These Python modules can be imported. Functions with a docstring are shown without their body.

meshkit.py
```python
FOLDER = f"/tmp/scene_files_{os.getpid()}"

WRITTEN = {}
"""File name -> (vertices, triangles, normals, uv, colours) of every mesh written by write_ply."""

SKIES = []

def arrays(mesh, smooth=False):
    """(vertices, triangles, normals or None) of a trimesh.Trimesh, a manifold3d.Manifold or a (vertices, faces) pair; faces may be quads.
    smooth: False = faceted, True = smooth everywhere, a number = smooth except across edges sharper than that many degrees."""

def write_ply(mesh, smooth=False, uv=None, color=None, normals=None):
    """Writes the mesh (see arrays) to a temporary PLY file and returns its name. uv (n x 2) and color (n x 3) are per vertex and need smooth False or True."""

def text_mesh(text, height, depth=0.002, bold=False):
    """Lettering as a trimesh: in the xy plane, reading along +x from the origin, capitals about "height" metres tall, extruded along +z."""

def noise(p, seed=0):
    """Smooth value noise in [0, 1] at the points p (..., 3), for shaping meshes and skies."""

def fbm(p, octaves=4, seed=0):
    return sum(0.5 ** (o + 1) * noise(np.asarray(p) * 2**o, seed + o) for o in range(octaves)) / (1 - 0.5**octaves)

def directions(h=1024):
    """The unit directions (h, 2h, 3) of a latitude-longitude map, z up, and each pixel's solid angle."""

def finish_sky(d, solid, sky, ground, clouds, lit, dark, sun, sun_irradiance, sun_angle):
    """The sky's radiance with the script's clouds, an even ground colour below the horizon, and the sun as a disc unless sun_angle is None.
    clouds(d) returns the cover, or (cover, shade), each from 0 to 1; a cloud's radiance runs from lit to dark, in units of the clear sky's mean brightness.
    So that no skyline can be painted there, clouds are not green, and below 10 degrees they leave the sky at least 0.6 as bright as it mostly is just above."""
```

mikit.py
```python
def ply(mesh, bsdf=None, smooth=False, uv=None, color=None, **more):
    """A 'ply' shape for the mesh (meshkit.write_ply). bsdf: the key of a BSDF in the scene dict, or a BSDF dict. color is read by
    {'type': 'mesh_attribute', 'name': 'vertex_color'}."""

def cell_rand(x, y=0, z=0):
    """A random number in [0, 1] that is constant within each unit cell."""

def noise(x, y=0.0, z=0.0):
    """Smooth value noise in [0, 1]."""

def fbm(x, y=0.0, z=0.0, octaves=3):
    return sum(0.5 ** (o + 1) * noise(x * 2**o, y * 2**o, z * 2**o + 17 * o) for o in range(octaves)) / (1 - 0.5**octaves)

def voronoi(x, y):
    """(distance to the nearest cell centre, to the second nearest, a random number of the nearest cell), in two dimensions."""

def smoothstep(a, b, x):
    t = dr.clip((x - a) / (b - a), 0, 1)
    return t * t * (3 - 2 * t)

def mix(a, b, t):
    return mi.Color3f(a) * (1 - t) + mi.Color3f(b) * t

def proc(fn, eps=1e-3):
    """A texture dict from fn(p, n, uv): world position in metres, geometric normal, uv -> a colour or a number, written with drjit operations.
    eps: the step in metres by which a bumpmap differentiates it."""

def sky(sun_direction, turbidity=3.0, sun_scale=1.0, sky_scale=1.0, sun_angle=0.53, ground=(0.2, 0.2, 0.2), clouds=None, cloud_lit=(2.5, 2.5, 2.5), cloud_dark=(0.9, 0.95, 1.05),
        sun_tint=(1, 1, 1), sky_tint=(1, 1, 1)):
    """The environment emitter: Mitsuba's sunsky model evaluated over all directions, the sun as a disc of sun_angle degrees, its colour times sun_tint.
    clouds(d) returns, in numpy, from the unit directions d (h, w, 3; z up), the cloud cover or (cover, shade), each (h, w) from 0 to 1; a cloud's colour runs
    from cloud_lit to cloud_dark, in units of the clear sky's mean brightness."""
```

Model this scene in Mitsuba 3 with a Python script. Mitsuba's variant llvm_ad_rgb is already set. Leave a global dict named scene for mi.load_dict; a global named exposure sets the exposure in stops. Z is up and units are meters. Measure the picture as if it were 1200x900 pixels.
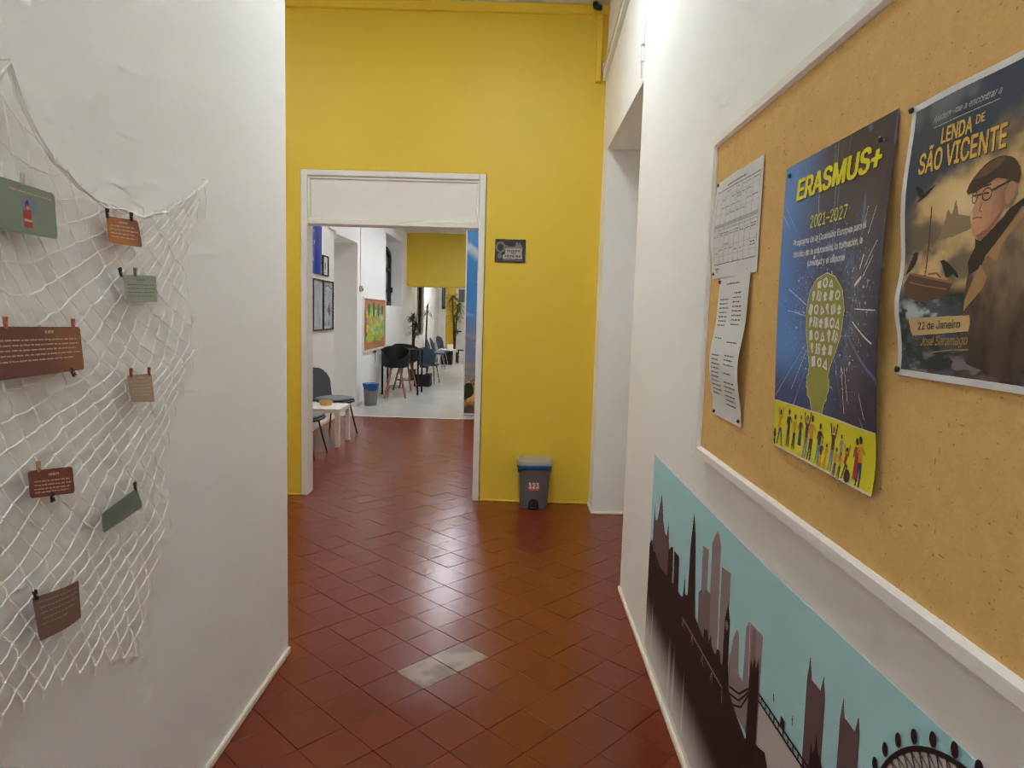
import math, random
import numpy as np, trimesh, mitsuba as mi, drjit as dr
import shapely.geometry as sg
from shapely import affinity
from shapely.ops import unary_union
import mikit, meshkit
from mikit import proc, noise, fbm, cell_rand, smoothstep, mix

random.seed(7)
rng = np.random.default_rng(7)
T = mi.ScalarTransform4f
scene, labels = {}, {}

# ------------------------------------------------------------------ camera
EYE = np.array([0.0, 0.0, 1.6])
YAW, PITCH, ROLL, FOCAL = -0.007, 0.103, 0.0295, 791.2
cy, sy, cp, sp = math.cos(YAW), math.sin(YAW), math.cos(PITCH), math.sin(PITCH)
fwd = np.array([sy * cp, cy * cp, -sp])
right = np.array([cy, -sy, 0.0])
up = np.cross(right, fwd)
up = -right * math.sin(ROLL) + up * math.cos(ROLL)
scene['camera'] = {'type': 'perspective', 'fov_axis': 'x', 'fov': math.degrees(2 * math.atan(600 / FOCAL)), 'near_clip': 0.05, 'far_clip': 100.0,
                   'to_world': T().look_at(origin=EYE.tolist(), target=(EYE + fwd).tolist(), up=up.tolist())}

# ------------------------------------------------------------------ light levels (the lamps themselves are built below)
exposure = 1.42
LAMP_NEAR = [27.0, 28.9, 30.0]
LAMP_SIDE = [8.0, 8.4, 8.5]
LAMP_BACK = [14.0, 15.0, 15.4]
LAMP_LOUNGE = [9.5, 10.0, 10.4]
LAMP_HALL = [7.6, 8.0, 8.6]
LAMP_END = [15.0, 15.0, 14.6]

# ------------------------------------------------------------------ materials
def mat(name, color, rough=0.6, spec=0.4, metal=0.0, **more):
    c = color if isinstance(color, dict) else {'type': 'rgb', 'value': list(color)}
    scene[name] = {'type': 'twosided', 'bsdf': {'type': 'principled', 'base_color': c, 'roughness': rough, 'specular': spec, 'metallic': metal, **more}}
    return name

def bumped(name, color, fn, scale, rough=0.6, spec=0.4, eps=2e-3, **more):
    c = color if isinstance(color, dict) else {'type': 'rgb', 'value': list(color)}
    scene[name] = {'type': 'twosided', 'bsdf': {'type': 'bumpmap', 'tex': proc(fn, eps), 'scale': scale,
                   'bsdf': {'type': 'principled', 'base_color': c, 'roughness': rough, 'specular': spec, **more}}}
    return name

def srgb(r, g, b):
    return [((v / 255) / 12.92 if v / 255 < 0.04045 else ((v / 255 + 0.055) / 1.055) ** 2.4) for v in (r, g, b)]

def plaster_bump(p, n, uv):
    return fbm(p.x * 7, p.y * 7, p.z * 7, octaves=3) + 0.12 * fbm(p.x * 60, p.y * 60, p.z * 60, octaves=2) + 0.35 * smoothstep(0.70, 0.82, noise(p.x * 22, p.y * 22, p.z * 30))

def white_paint(p, n, uv):
    t = fbm(p.x * 1.7, p.y * 1.7, p.z * 1.7)
    return mix((0.80, 0.80, 0.775), (0.85, 0.85, 0.83), t)

bumped('white_wall_paint', proc(white_paint), plaster_bump, 0.006, rough=0.5, spec=0.35)
mat('white_smooth_paint', (0.82, 0.815, 0.80), 0.5, 0.35)

def yellow_paint(p, n, uv):
    t = fbm(p.x * 2, p.y * 2, p.z * 2)
    return mix((0.74, 0.52, 0.040), (0.79, 0.56, 0.050), t)

bumped('yellow_wall_paint', proc(yellow_paint), plaster_bump, 0.003, rough=0.45, spec=0.4)
mat('yellow_trim_paint', (0.80, 0.57, 0.05), 0.4, 0.4)
mat('cream_skirting', (0.78, 0.74, 0.62), 0.4, 0.4)
mat('white_lacquer', (0.80, 0.775, 0.73), 0.35, 0.45)
mat('ceiling_paint', (0.62, 0.60, 0.56), 0.8, 0.2)
mat('grout', (0.075, 0.022, 0.012), 0.7, 0.2)

def tile_color(a, b, seed):
    def fn(p, n, uv):
        t = fbm(p.x * 9 + seed, p.y * 9, seed * 1.0, octaves=3)
        s = smoothstep(0.66, 0.80, noise(p.x * 26, p.y * 26, seed + 3.0)) * 0.25
        return mix(mix(a, b, t), (0.16, 0.055, 0.03), s * 0.5)
    return proc(fn)

def tile_bump(p, n, uv):
    return fbm(p.x * 14, p.y * 14, 1.0, octaves=2)

TILE_MATS = []
for k, (a, b) in enumerate([((0.140, 0.017, 0.0045), (0.165, 0.022, 0.006)), ((0.134, 0.016, 0.004), (0.158, 0.020, 0.005)), ((0.146, 0.019, 0.005), (0.172, 0.024, 0.0065)), ((0.138, 0.016, 0.004), (0.162, 0.020, 0.005))]):
    TILE_MATS.append(bumped(f'terracotta_{k}', tile_color(a, b, k * 5.3), tile_bump, 0.0003, rough=0.24, spec=0.5))

def pale_tile(p, n, uv):
    t = fbm(p.x * 11, p.y * 11, 2.0, octaves=3)
    return mix((0.15, 0.075, 0.05), (0.27, 0.195, 0.145), smoothstep(0.25, 0.6, t))

bumped('terracotta_pale', proc(pale_tile), tile_bump, 0.0004, rough=0.25, spec=0.55)

def grey_floor(p, n, uv):
    t = fbm(p.x * 2.5, p.y * 2.5, 0.0, octaves=3)
    return mix((0.36, 0.345, 0.32), (0.44, 0.425, 0.40), t)

mat('grey_hall_floor', proc(grey_floor), 0.24, 0.5)

# ------------------------------------------------------------------ mesh helpers
def box(x0, x1, y0, y1, z0, z1):
    return trimesh.creation.box(bounds=[[min(x0, x1), min(y0, y1), min(z0, z1)], [max(x0, x1), max(y0, y1), max(z0, z1)]])

def cbox(x0, x1, y0, y1, z0, z1, b=0.004):
    """A box with chamfered edges."""
    lo, hi = np.array([x0, y0, z0], float), np.array([x1, y1, z1], float)
    lo, hi = np.minimum(lo, hi), np.maximum(lo, hi)
    b = min(b, (hi - lo).min() * 0.45)
    pts = []
    for s in np.ndindex(2, 2, 2):
        c = np.where(s, hi, lo)
        for k in range(3):
            q = c + np.where(s, -b, b)
            q[k] = c[k]
            pts.append(q)
    return trimesh.convex.convex_hull(np.array(pts))

def cat(*ms):
    ms = [m for m in ms if m is not None]
    return trimesh.util.concatenate(ms)

def tube(points, radii, sides=6, cap=True):
    p = np.asarray(points, float)
    n = len(p)
    r = np.broadcast_to(np.asarray(radii, float), (n,))
    t = np.gradient(p, axis=0)
    t /= np.linalg.norm(t, axis=1, keepdims=True) + 1e-12
    ref = np.array([0.0, 0, 1]) if abs(t[:, 2]).mean() < 0.8 else np.array([1.0, 0, 0])
    a = np.cross(t, ref)
    a /= np.linalg.norm(a, axis=1, keepdims=True) + 1e-12
    b = np.cross(t, a)
    ang = np.arange(sides) * 2 * np.pi / sides
    v = (p[:, None] + r[:, None, None] * (np.cos(ang)[None, :, None] * a[:, None] + np.sin(ang)[None, :, None] * b[:, None])).reshape(-1, 3)
    f = []
    for i in range(n - 1):
        for j in range(sides):
            q = [i * sides + j, i * sides + (j + 1) % sides, (i + 1) * sides + (j + 1) % sides, (i + 1) * sides + j]
            f += [[q[0], q[1], q[2]], [q[0], q[2], q[3]]]
    if cap:
        v = np.vstack([v, p[0], p[-1]])
        for j in range(sides):
            f.append([n * sides, (j + 1) % sides, j])
            f.append([n * sides + 1, (n - 1) * sides + j, (n - 1) * sides + (j + 1) % sides])
    m = trimesh.Trimesh(v, np.array(f), process=False)
    if m.volume < 0:
        m.invert()
    return m

def loft(rings):
    """rings: arrays (k, 3) of equal length, joined and closed by fans."""
    k = len(rings[0])
    v = np.vstack(rings + [np.mean(rings[0], axis=0, keepdims=True), np.mean(rings[-1], axis=0, keepdims=True)])
    f = []
    for i in range(len(rings) - 1):
        for j in range(k):
            a, b, c, d = i * k + j, i * k + (j + 1) % k, (i + 1) * k + (j + 1) % k, (i + 1) * k + j
            f += [[a, b, c], [a, c, d]]
    n = len(rings)
    for j in range(k):
        f.append([n * k, (j + 1) % k, j])
        f.append([n * k + 1, (n - 1) * k + j, (n - 1) * k + (j + 1) % k])
    m = trimesh.Trimesh(v, np.array(f), process=False)
    if m.volume < 0:
        m.invert()
    return m

def rrect(w, d, r, z, cx=0.0, cyy=0.0, n=6):
    pts = []
    for sx, sy_, a0 in ((1, 1, 0), (-1, 1, 90), (-1, -1, 180), (1, -1, 270)):
        for q in range(n + 1):
            a = math.radians(a0 + 90 * q / n)
            pts.append((cx + sx * (w / 2 - r) + r * math.cos(a), cyy + sy_ * (d / 2 - r) + r * math.sin(a), z))
    return np.array(pts)

def extrude(poly, h):
    polys = getattr(poly, 'geoms', [poly])
    return cat(*[trimesh.creation.extrude_polygon(g, h, engine='earcut') for g in polys if g.area > 1e-9])

def yz_slab(poly, x0, x1):
    """A polygon in (Y, z) extruded along X from x0 to x1."""
    m = extrude(poly, abs(x1 - x0))
    v = m.vertices
    m.vertices = np.c_[v[:, 2] + min(x0, x1), v[:, 0], v[:, 1]]
    if m.volume < 0:
        m.invert()
    return m

def xz_slab(poly, y0, y1):
    m = extrude(poly, abs(y1 - y0))
    v = m.vertices
    m.vertices = np.c_[v[:, 0], v[:, 2] + min(y0, y1), v[:, 1]]
    if m.volume < 0:
        m.invert()
    return m

def move(m, t=(0, 0, 0), rz=0.0):
    m = m.copy()
    c, s = math.cos(rz), math.sin(rz)
    m.apply_transform(np.array([[c, -s, 0, t[0]], [s, c, 0, t[1]], [0, 0, 1, t[2]], [0, 0, 0, 1]]))
    return m

COUNT = {}
GROUPS = {'card': 'cards clipped to the fishing net', 'clothespin': 'clothespins on the fishing net', 'push_pin': 'push pins in the cork board', 'chair': 'shell chairs of the far rooms', 'bar_stool': 'bar stools at the high table', 'potted_plant': 'potted plants of the farthest room',
          'picture_frame': 'black framed pictures on the long wall', 'ceiling_lamp': 'ceiling lamps', 'storage_crate': 'black crates', 'carton': 'white cartons'}
def numbered(key):
    n = COUNT.get(key, 0)
    COUNT[key] = n + 1
    return key if n == 0 else f'{key}_{n:03d}'

def tag(key, label=None, category=None, group=None, kind=None):
    d = {}
    for a, b in (('label', label), ('category', category), ('group', group), ('kind', kind)):
        if b:
            d[a] = b
    labels[key] = d

def thing(name, label, category, group=None):
    key = numbered(name)
    tag(key, label, category, group or GROUPS.get(name))
    return key

def obj(name, mesh, m, parent=None, smooth=False, label=None, category=None, group=None, kind=None, **more):
    key = numbered(f'{parent}__{name}' if parent else name)
    scene[key] = mikit.ply(mesh, m, smooth=smooth, **more)
    if label or category or group or kind:
        tag(key, label, category, group, kind)
    return key

def struct(name, mesh, m, label, category, smooth=False):
    return obj(name, mesh, m, None, smooth, label, category, None, 'structure')

# ------------------------------------------------------------------ the setting
XR, XL, XLL, YF, ZC = 0.645, -1.03, -2.66, 5.665, 4.06
P = sg.box
struct('wall_left', box(-2.9, XL, -3.0, 3.0, -0.004, ZC), 'white_wall_paint', 'rough white plaster wall that the fishing net hangs on', 'wall')
struct('wall_right', yz_slab(P(-3.0, -0.004, YF, ZC).difference(P(3.85, -0.1, 5.38, 2.89)), XR, 1.25), 'white_wall_paint', 'white plaster wall carrying the cork board, with a deep opening beyond it', 'wall')
struct('wall_right_niche', box(1.25, 1.35, 3.7, 5.6, -0.004, 3.0), 'white_wall_paint', 'white wall closing the deep opening on the right', 'wall')
struct('wall_front', xz_slab(P(-2.9, -0.004, 1.65, ZC).difference(P(-1.825, -0.1, -0.293, 2.735)), YF, YF + 0.13), 'yellow_wall_paint', 'yellow wall around the white door frame', 'wall')
struct('wall_side', box(-3.05, -2.9, -3.0, YF + 0.13, -0.004, ZC), 'white_wall_paint', 'white wall left of the yellow wall', 'wall')
struct('wall_back', box(-3.05, 1.35, -3.15, -3.0, -0.004, ZC), 'white_wall_paint', 'white wall closing the corridor behind the viewer', 'wall')
lounge = P(YF + 0.13, -0.004, 22.5, ZC).difference(P(9.74, -0.1, 11.14, 2.68)).difference(P(13.5, 1.70, 15.4, 3.13)).difference(P(17.05, 0.95, 18.95, 3.0))
struct('wall_left_lounge', yz_slab(lounge, XLL - 0.6, XLL), 'white_smooth_paint', 'long white wall with framed prints beyond the yellow wall', 'wall')
struct('wall_left_niche', box(XLL - 0.75, XLL - 0.6, 9.5, 11.4, -0.004, 2.9), 'white_smooth_paint', 'white wall closing the deep opening beyond the framed prints', 'wall')
struct('wall_right_lounge', box(1.5, 1.65, YF + 0.13, 22.5, -0.004, ZC), 'white_smooth_paint', 'white wall on the right of the far rooms', 'wall')
struct('wall_middle', xz_slab(P(XLL, -0.004, 1.5, ZC).difference(P(XLL - 0.1, -0.1, -0.84, 3.42)), 10.50, 10.85), 'white_smooth_paint', 'white pier that carries the tall seascape print', 'wall')
struct('wall_lintel', box(XLL, 1.5, 16.0, 16.9, 2.2, 3.42), 'yellow_wall_paint', 'yellow lintel hanging across the far grey-floored hall', 'wall')
struct('wall_end', box(XLL - 0.6, 1.65, 22.5, 22.65, -0.004, ZC), 'white_smooth_paint', 'white end wall of the farthest room', 'wall')
struct('wall_end_panel', box(-2.42, -2.09, 22.47, 22.5, 0, 3.42), 'yellow_wall_paint', 'yellow strip of end wall beside the white door', 'wall')
struct('ceiling', box(-3.05, 1.65, -3.15, 10.5, ZC, ZC + 0.15), 'ceiling_paint', 'high grey-white ceiling over the yellow wall', 'ceiling')
struct('ceiling_hall', box(XLL - 0.6, 1.65, 10.5, 22.65, ZC, ZC + 0.15), 'ceiling_paint', 'upper slab over the far hall', 'ceiling')
struct('ceiling_panel', box(XLL, 1.5, 10.85, 22.5, 3.42, 3.5), 'ceiling_paint', 'low grey ceiling of the far hall', 'ceiling')
struct('floor_hall', box(XLL - 0.6, 1.65, 10.09, 22.65, -0.2, 0.0), 'grey_hall_floor', 'polished pale grey floor of the far hall', 'floor')
struct('floor', box(-3.3, 1.65, -3.15, 10.09, -0.2, -0.005), 'grout', 'terracotta tiled floor laid diagonally', 'floor')

# skirting lines
def skirt_x(y0, y1, x, side, zh=0.022):     # along Y on a wall face at x; side = +1 if the room is on +X
    return cbox(x, x + side * 0.014, y0, y1, 0.0, zh, 0.005)
struct('baseboard_left', skirt_x(-3.0, 3.0, XL, 1, 0.03), 'cream_skirting', 'thin cream paint line along the foot of the net wall', 'baseboard')
struct('baseboard_right', skirt_x(-3.0, 3.85, XR, -1, 0.028), 'cream_skirting', 'thin cream line along the foot of the cork board wall', 'baseboard')
struct('baseboard_right_far', cat(skirt_x(5.38, YF, XR, -1, 0.025), cbox(XR - 0.012, 1.25, 5.366, 5.38, 0, 0.02, 0.004)), 'cream_skirting', 'thin cream line round the foot of the pier beside the pedal bin', 'baseboard')
struct('baseboard_front', cat(cbox(-0.293, XR - 0.014, YF - 0.012, YF, 0, 0.014, 0.004), cbox(-2.9, -1.825, YF - 0.012, YF, 0, 0.014, 0.004)), 'yellow_trim_paint', 'thin yellow line along the foot of the yellow wall', 'baseboard')
struct('baseboard_lounge', cat(skirt_x(YF + 0.13, 9.74, XLL, 1, 0.05), skirt_x(11.14, 22.5, XLL, 1, 0.05)), 'cream_skirting', 'white skirting of the long wall beyond the doorway', 'baseboard')

# terracotta tiles, each clipped to the rooms
TA, TP, TO = 0.8140, 0.195, np.array([-0.365, 3.004])
di = np.array([math.sin(TA), -math.cos(TA)]); dj = np.array([math.cos(TA), math.sin(TA)])
region = unary_union([P(XL, -2.99, XR, 3.01), P(-2.89, 2.999, XR, YF), P(0.6, 3.851, 1.249, 5.379), P(-1.825, YF - 0.01, -0.293, YF + 0.14), P(XLL, YF + 0.13, 1.499, 10.085), P(XLL - 0.6, 9.75, XLL + 0.01, 10.085)])
def tile_mesh(poly, bevel=0.0009, th=0.011):
    inner = poly.buffer(-bevel, join_style=2)
    if inner.is_empty or inner.geom_type != 'Polygon':
        return extrude(poly, th)
    a, b = np.array(poly.exterior.coords)[:-1], np.array(inner.exterior.coords)[:-1]
    if len(a) != len(b):
        return extrude(poly, th)
    if not poly.exterior.is_ccw: a = a[::-1]
    if not inner.exterior.is_ccw: b = b[::-1]
    k = np.argmin(np.linalg.norm(b - a[0], axis=1)); b = np.roll(b, -k, axis=0)
    n = len(a)
    v = np.vstack([np.c_[a, np.zeros(n)], np.c_[a, np.full(n, th - bevel * 0.6)], np.c_[b, np.full(n, th)]])
    f = []
    for r in range(2):
        for q in range(n):
            w = (q + 1) % n
            f += [[r * n + q, r * n + w, (r + 1) * n + w], [r * n + q, (r + 1) * n + w, (r + 1) * n + q]]
    tv, tf = trimesh.creation.triangulate_polygon(sg.Polygon(b), engine='earcut')
    base = len(v)
    v = np.vstack([v, np.c_[tv, np.full(len(tv), th)]])
    m = trimesh.Trimesh(v, np.vstack([np.array(f), np.array(tf) + base]), process=False)
    return m
gap = 0.0013
full = sg.Polygon([(gap, gap), (TP - gap, gap), (TP - gap, TP - gap), (gap, TP - gap)])
full_mesh = tile_mesh(affinity.translate(full, -TP / 2, -TP / 2))
tiles = []
for i in range(-60, 60):
    for j in range(-60, 60):
        c = TO + TP * ((i + 0.5) * di + (j + 0.5) * dj)
        if not (-3.3 < c[0] < 1.7 and -3.2 < c[1] < 10.3):
            continue
        sq = sg.Polygon([tuple(TO + TP * ((i + u) * di + (j + w) * dj)) for u, w in ((0.0067, 0.0067), (0.9933, 0.0067), (0.9933, 0.9933), (0.0067, 0.9933))])
        cut = sq.intersection(region)
        if cut.area < 3e-4:
            continue
        d = np.array([c[0], c[1], 0]) - EYE
        zc = d @ fwd
        px = 600 + FOCAL * (d @ np.cross(fwd, up)) / max(zc, .1); py = 450 - FOCAL * (d @ up) / max(zc, .1)
        seen = zc > 0.5 and -40 < px < 1240 and py < 960 and (XL - .1 < c[0] < XR + .1 if c[1] < 3 else True)
        if c[1] >= 3 and not (c[0] / c[1] > XL / 3.0 - .03): seen = False
        if c[1] > YF and not (-1.825 / YF - .02 < c[0] / c[1] < -0.293 / YF + .02): seen = False
        if c[0] > XR and c[0] / c[1] > XR / 3.85 + .02: seen = False
        tiles.append((zc if seen else 1e3 + zc, i, j, c, sq, cut))
tiles.sort(key=lambda t: t[0])
near_no, rest = 0, []
PALE = {(0, 0), (0, -1)}
share = {}
for _, i, j, c, sq, cut in tiles:
    tone = TILE_MATS[int(rng.integers(0, 4))]
    tilt = rng.normal(0, 0.0042, 2)
    lift = rng.uniform(-0.0007, 0.0005)
    whole = cut.area > 0.999 * sq.area
    if near_no < 300:
        near_no += 1
        m = 'terracotta_pale' if (i, j) in PALE else tone
        key = numbered('floor__tile')
        if whole:
            base = share.setdefault(m, mikit.ply(full_mesh, m))
            A = np.eye(4)
            A[:3, 0] = [di[0], di[1], tilt[0]]; A[:3, 1] = [dj[0], dj[1], tilt[1]]; A[:3, 2] = np.cross(A[:3, 0], A[:3, 1])
            A[:3, 3] = [c[0], c[1], -0.011 + lift]
            scene[key] = {**base, 'to_world': T(A.tolist())}
        else:
            g = cut if cut.geom_type == 'Polygon' else max(cut.geoms, key=lambda q: q.area)
            tm = tile_mesh(g)
            tm.vertices += [0, 0, -0.011 + lift]
            scene[key] = mikit.ply(tm, m)
        if (i, j) in PALE:
            tag(key, 'pale worn floor tile, washed out to beige')
    else:
        for g in getattr(cut, 'geoms', [cut]):
            if g.geom_type == 'Polygon' and g.area > 2e-4:
                tm = tile_mesh(g)
                tm.vertices += [0, 0, -0.011 + lift]
                tm.vertices[:, 2] += (tm.vertices[:, :2] - c) @ (tilt[0] * di + tilt[1] * dj) * 0.8
                rest.append(tm)
obj('tile_field', cat(*rest), TILE_MATS[0], 'floor', kind='stuff')

# ------------------------------------------------------------------ lamps (all above the frame)
def ceiling_lamp(label, x0, x1, y0, y1, z, power):
    t = thing('ceiling_lamp', label, 'lamp')
    obj('housing', cbox(x0 - 0.015, x1 + 0.015, y0 - 0.015, y1 + 0.015, z + 0.012, z + 0.07, 0.008), 'white_lacquer', t)
    k = obj('diffuser', box(x0, x1, y0, y1, z, z + 0.012), 'white_lacquer', t)
    scene[k]['emitter'] = {'type': 'area', 'radiance': {'type': 'rgb', 'value': list(power)}}
    return t
t0 = ceiling_lamp('square white lamp on two short stems above the vestibule before the yellow wall', -0.35, -0.01, 3.25, 3.60, ZC - 0.10, LAMP_NEAR)
obj('stem', cat(tube([(-0.18, 3.32, ZC - 0.035), (-0.18, 3.32, ZC)], 0.008), tube([(-0.18, 3.53, ZC - 0.035), (-0.18, 3.53, ZC)], 0.008)), 'white_lacquer', t0)
ceiling_lamp('white batten lamp round the corner behind the net wall, facing the yellow wall', -2.35, -2.15, 3.3, 4.2, ZC - 0.07, LAMP_SIDE)
ceiling_lamp('white batten lamp under the corridor ceiling behind the viewer', -0.25, 0.0, -2.0, -0.8, ZC - 0.07, LAMP_BACK)
ceiling_lamp('white panel lamp over the framed prints room', -1.5, -0.5, 7.6, 8.2, ZC - 0.07, LAMP_LOUNGE)
ceiling_lamp('long panel lamp of the far hall nearest the seascape print', -1.4, -1.05, 10.95, 12.15, 3.42 - 0.07, LAMP_HALL)
ceiling_lamp('long panel lamp of the far hall before the yellow lintel', -1.4, -1.05, 12.9, 14.1, 3.42 - 0.07, LAMP_HALL)
ceiling_lamp('square panel lamp in the farthest room', -2.0, -1.2, 19.0, 19.6, 3.42 - 0.07, LAMP_END)

# ------------------------------------------------------------------ door frame and wall fittings
df = thing('door_frame', 'white wooden door frame with a blank transom panel in the yellow wall', 'door frame')
F0, F1 = YF - 0.018, YF + 0.14
obj('jamb', cbox(-1.82, -1.765, F0, F1, 0.0, 2.73, 0.006), 'white_lacquer', df)
obj('jamb', cbox(-0.352, -0.298, F0, F1, 0.0, 2.73, 0.006), 'white_lacquer', df)
obj('head', cbox(-1.765, -0.352, F0, F1, 2.682, 2.73, 0.006), 'white_lacquer', df)
obj('transom_bar', cbox(-1.765, -0.352, F0, F1, 2.292, 2.325, 0.005), 'white_lacquer', df)
obj('transom_panel', cbox(-1.765, -0.352, YF + 0.02, YF + 0.05, 2.325, 2.662, 0.003), 'white_lacquer', df)
obj('bead', cat(cbox(-1.765, -0.352, F0 + 0.012, YF + 0.03, 2.325, 2.345, 0.004), cbox(-1.765, -0.352, F0 + 0.02, YF + 0.02, 2.662, 2.682, 0.003),
                cbox(-1.765, -1.745, F0 + 0.012, YF + 0.03, 2.345, 2.662, 0.004), cbox(-0.372, -0.352, F0 + 0.012, YF + 0.03, 2.345, 2.662, 0.004)), 'white_lacquer', df)
struct('trim_1', cat(cbox(-2.9, XR, YF - 0.035, YF, 3.985, ZC, 0.006), cbox(0.555, 0.60, YF - 0.04, YF, 3.47, 3.985, 0.005)), 'yellow_trim_paint', 'yellow painted trunking along the top and right edge of the yellow wall', 'trim')

mat('grey_conduit', (0.62, 0.60, 0.55), 0.5, 0.3)
mat('black_plastic', (0.012, 0.012, 0.013), 0.4, 0.4)
duct = thing('cable_trunking', 'white cable trunking running up the right wall from the yellow corner', 'cable trunking')
def wall_bar(y0, z0, y1, z1, w, d):
    a, b = np.array([y0, z0]), np.array([y1, z1]); t = (b - a) / np.linalg.norm(b - a); n = np.array([-t[1], t[0]]) * w / 2
    return yz_slab(sg.Polygon([a + n, b + n, b - n, a - n]), XR - d, XR - 0.001)
obj('channel', wall_bar(5.63, 3.50, 4.0, 3.69, 0.045, 0.03), 'white_smooth_paint', duct)
obj('cable', tube([(XR - 0.014, 5.62, 3.60), (XR - 0.014, 5.2, 3.64), (XR - 0.014, 4.0, 3.78)], 0.010), 'grey_conduit', duct, smooth=True)
obj('coupling', tube([(XR - 0.022, 5.60, 3.53), (XR - 0.022, 5.60, 3.60)], 0.018, 10), 'grey_conduit', duct, smooth=40)
cond = thing('cable_conduit', 'thin white vertical conduit above the near corner of the deep opening', 'conduit')
obj('pipe', tube([(XR - 0.008, 3.87, 3.0), (XR - 0.008, 3.87, ZC)], 0.009, 8), 'white_lacquer', cond, smooth=40)
obj('cable', tube([(XR - 0.008, 3.90, 2.92), (XR - 0.012, 3.895, 3.02), (XR - 0.01, 3.885, 3.15), (XR - 0.006, 3.885, 3.4)], 0.004, 6), 'grey_conduit', cond, smooth=True)
for z in (3.08, 3.32):
    obj('clip', cbox(XR - 0.02, XR, 3.855, 3.89, z, z + 0.015, 0.003), 'grey_conduit', cond)
ks = obj('ceiling_spotlight', cat(tube([(0.53, 5.60, ZC), (0.53, 5.60, ZC - 0.03)], 0.02, 8), tube([(0.53, 5.60, ZC - 0.03), (0.57, 5.57, ZC - 0.055)], 0.022, 8)), 'black_plastic', smooth=40, label='small black fitting under the ceiling at the top right corner of the yellow wall', category='fitting')

# plaque on the yellow wall (illegible engraved print: lines stand for the writing)
mat('plaque_black', (0.018, 0.015, 0.017), 0.35, 0.5)
mat('plaque_grey', (0.20, 0.18, 0.18), 0.5, 0.3)
mat('plaque_light', (0.42, 0.38, 0.36), 0.5, 0.3)
mat('plaque_dim', (0.09, 0.085, 0.08), 0.5, 0.3)

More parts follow.
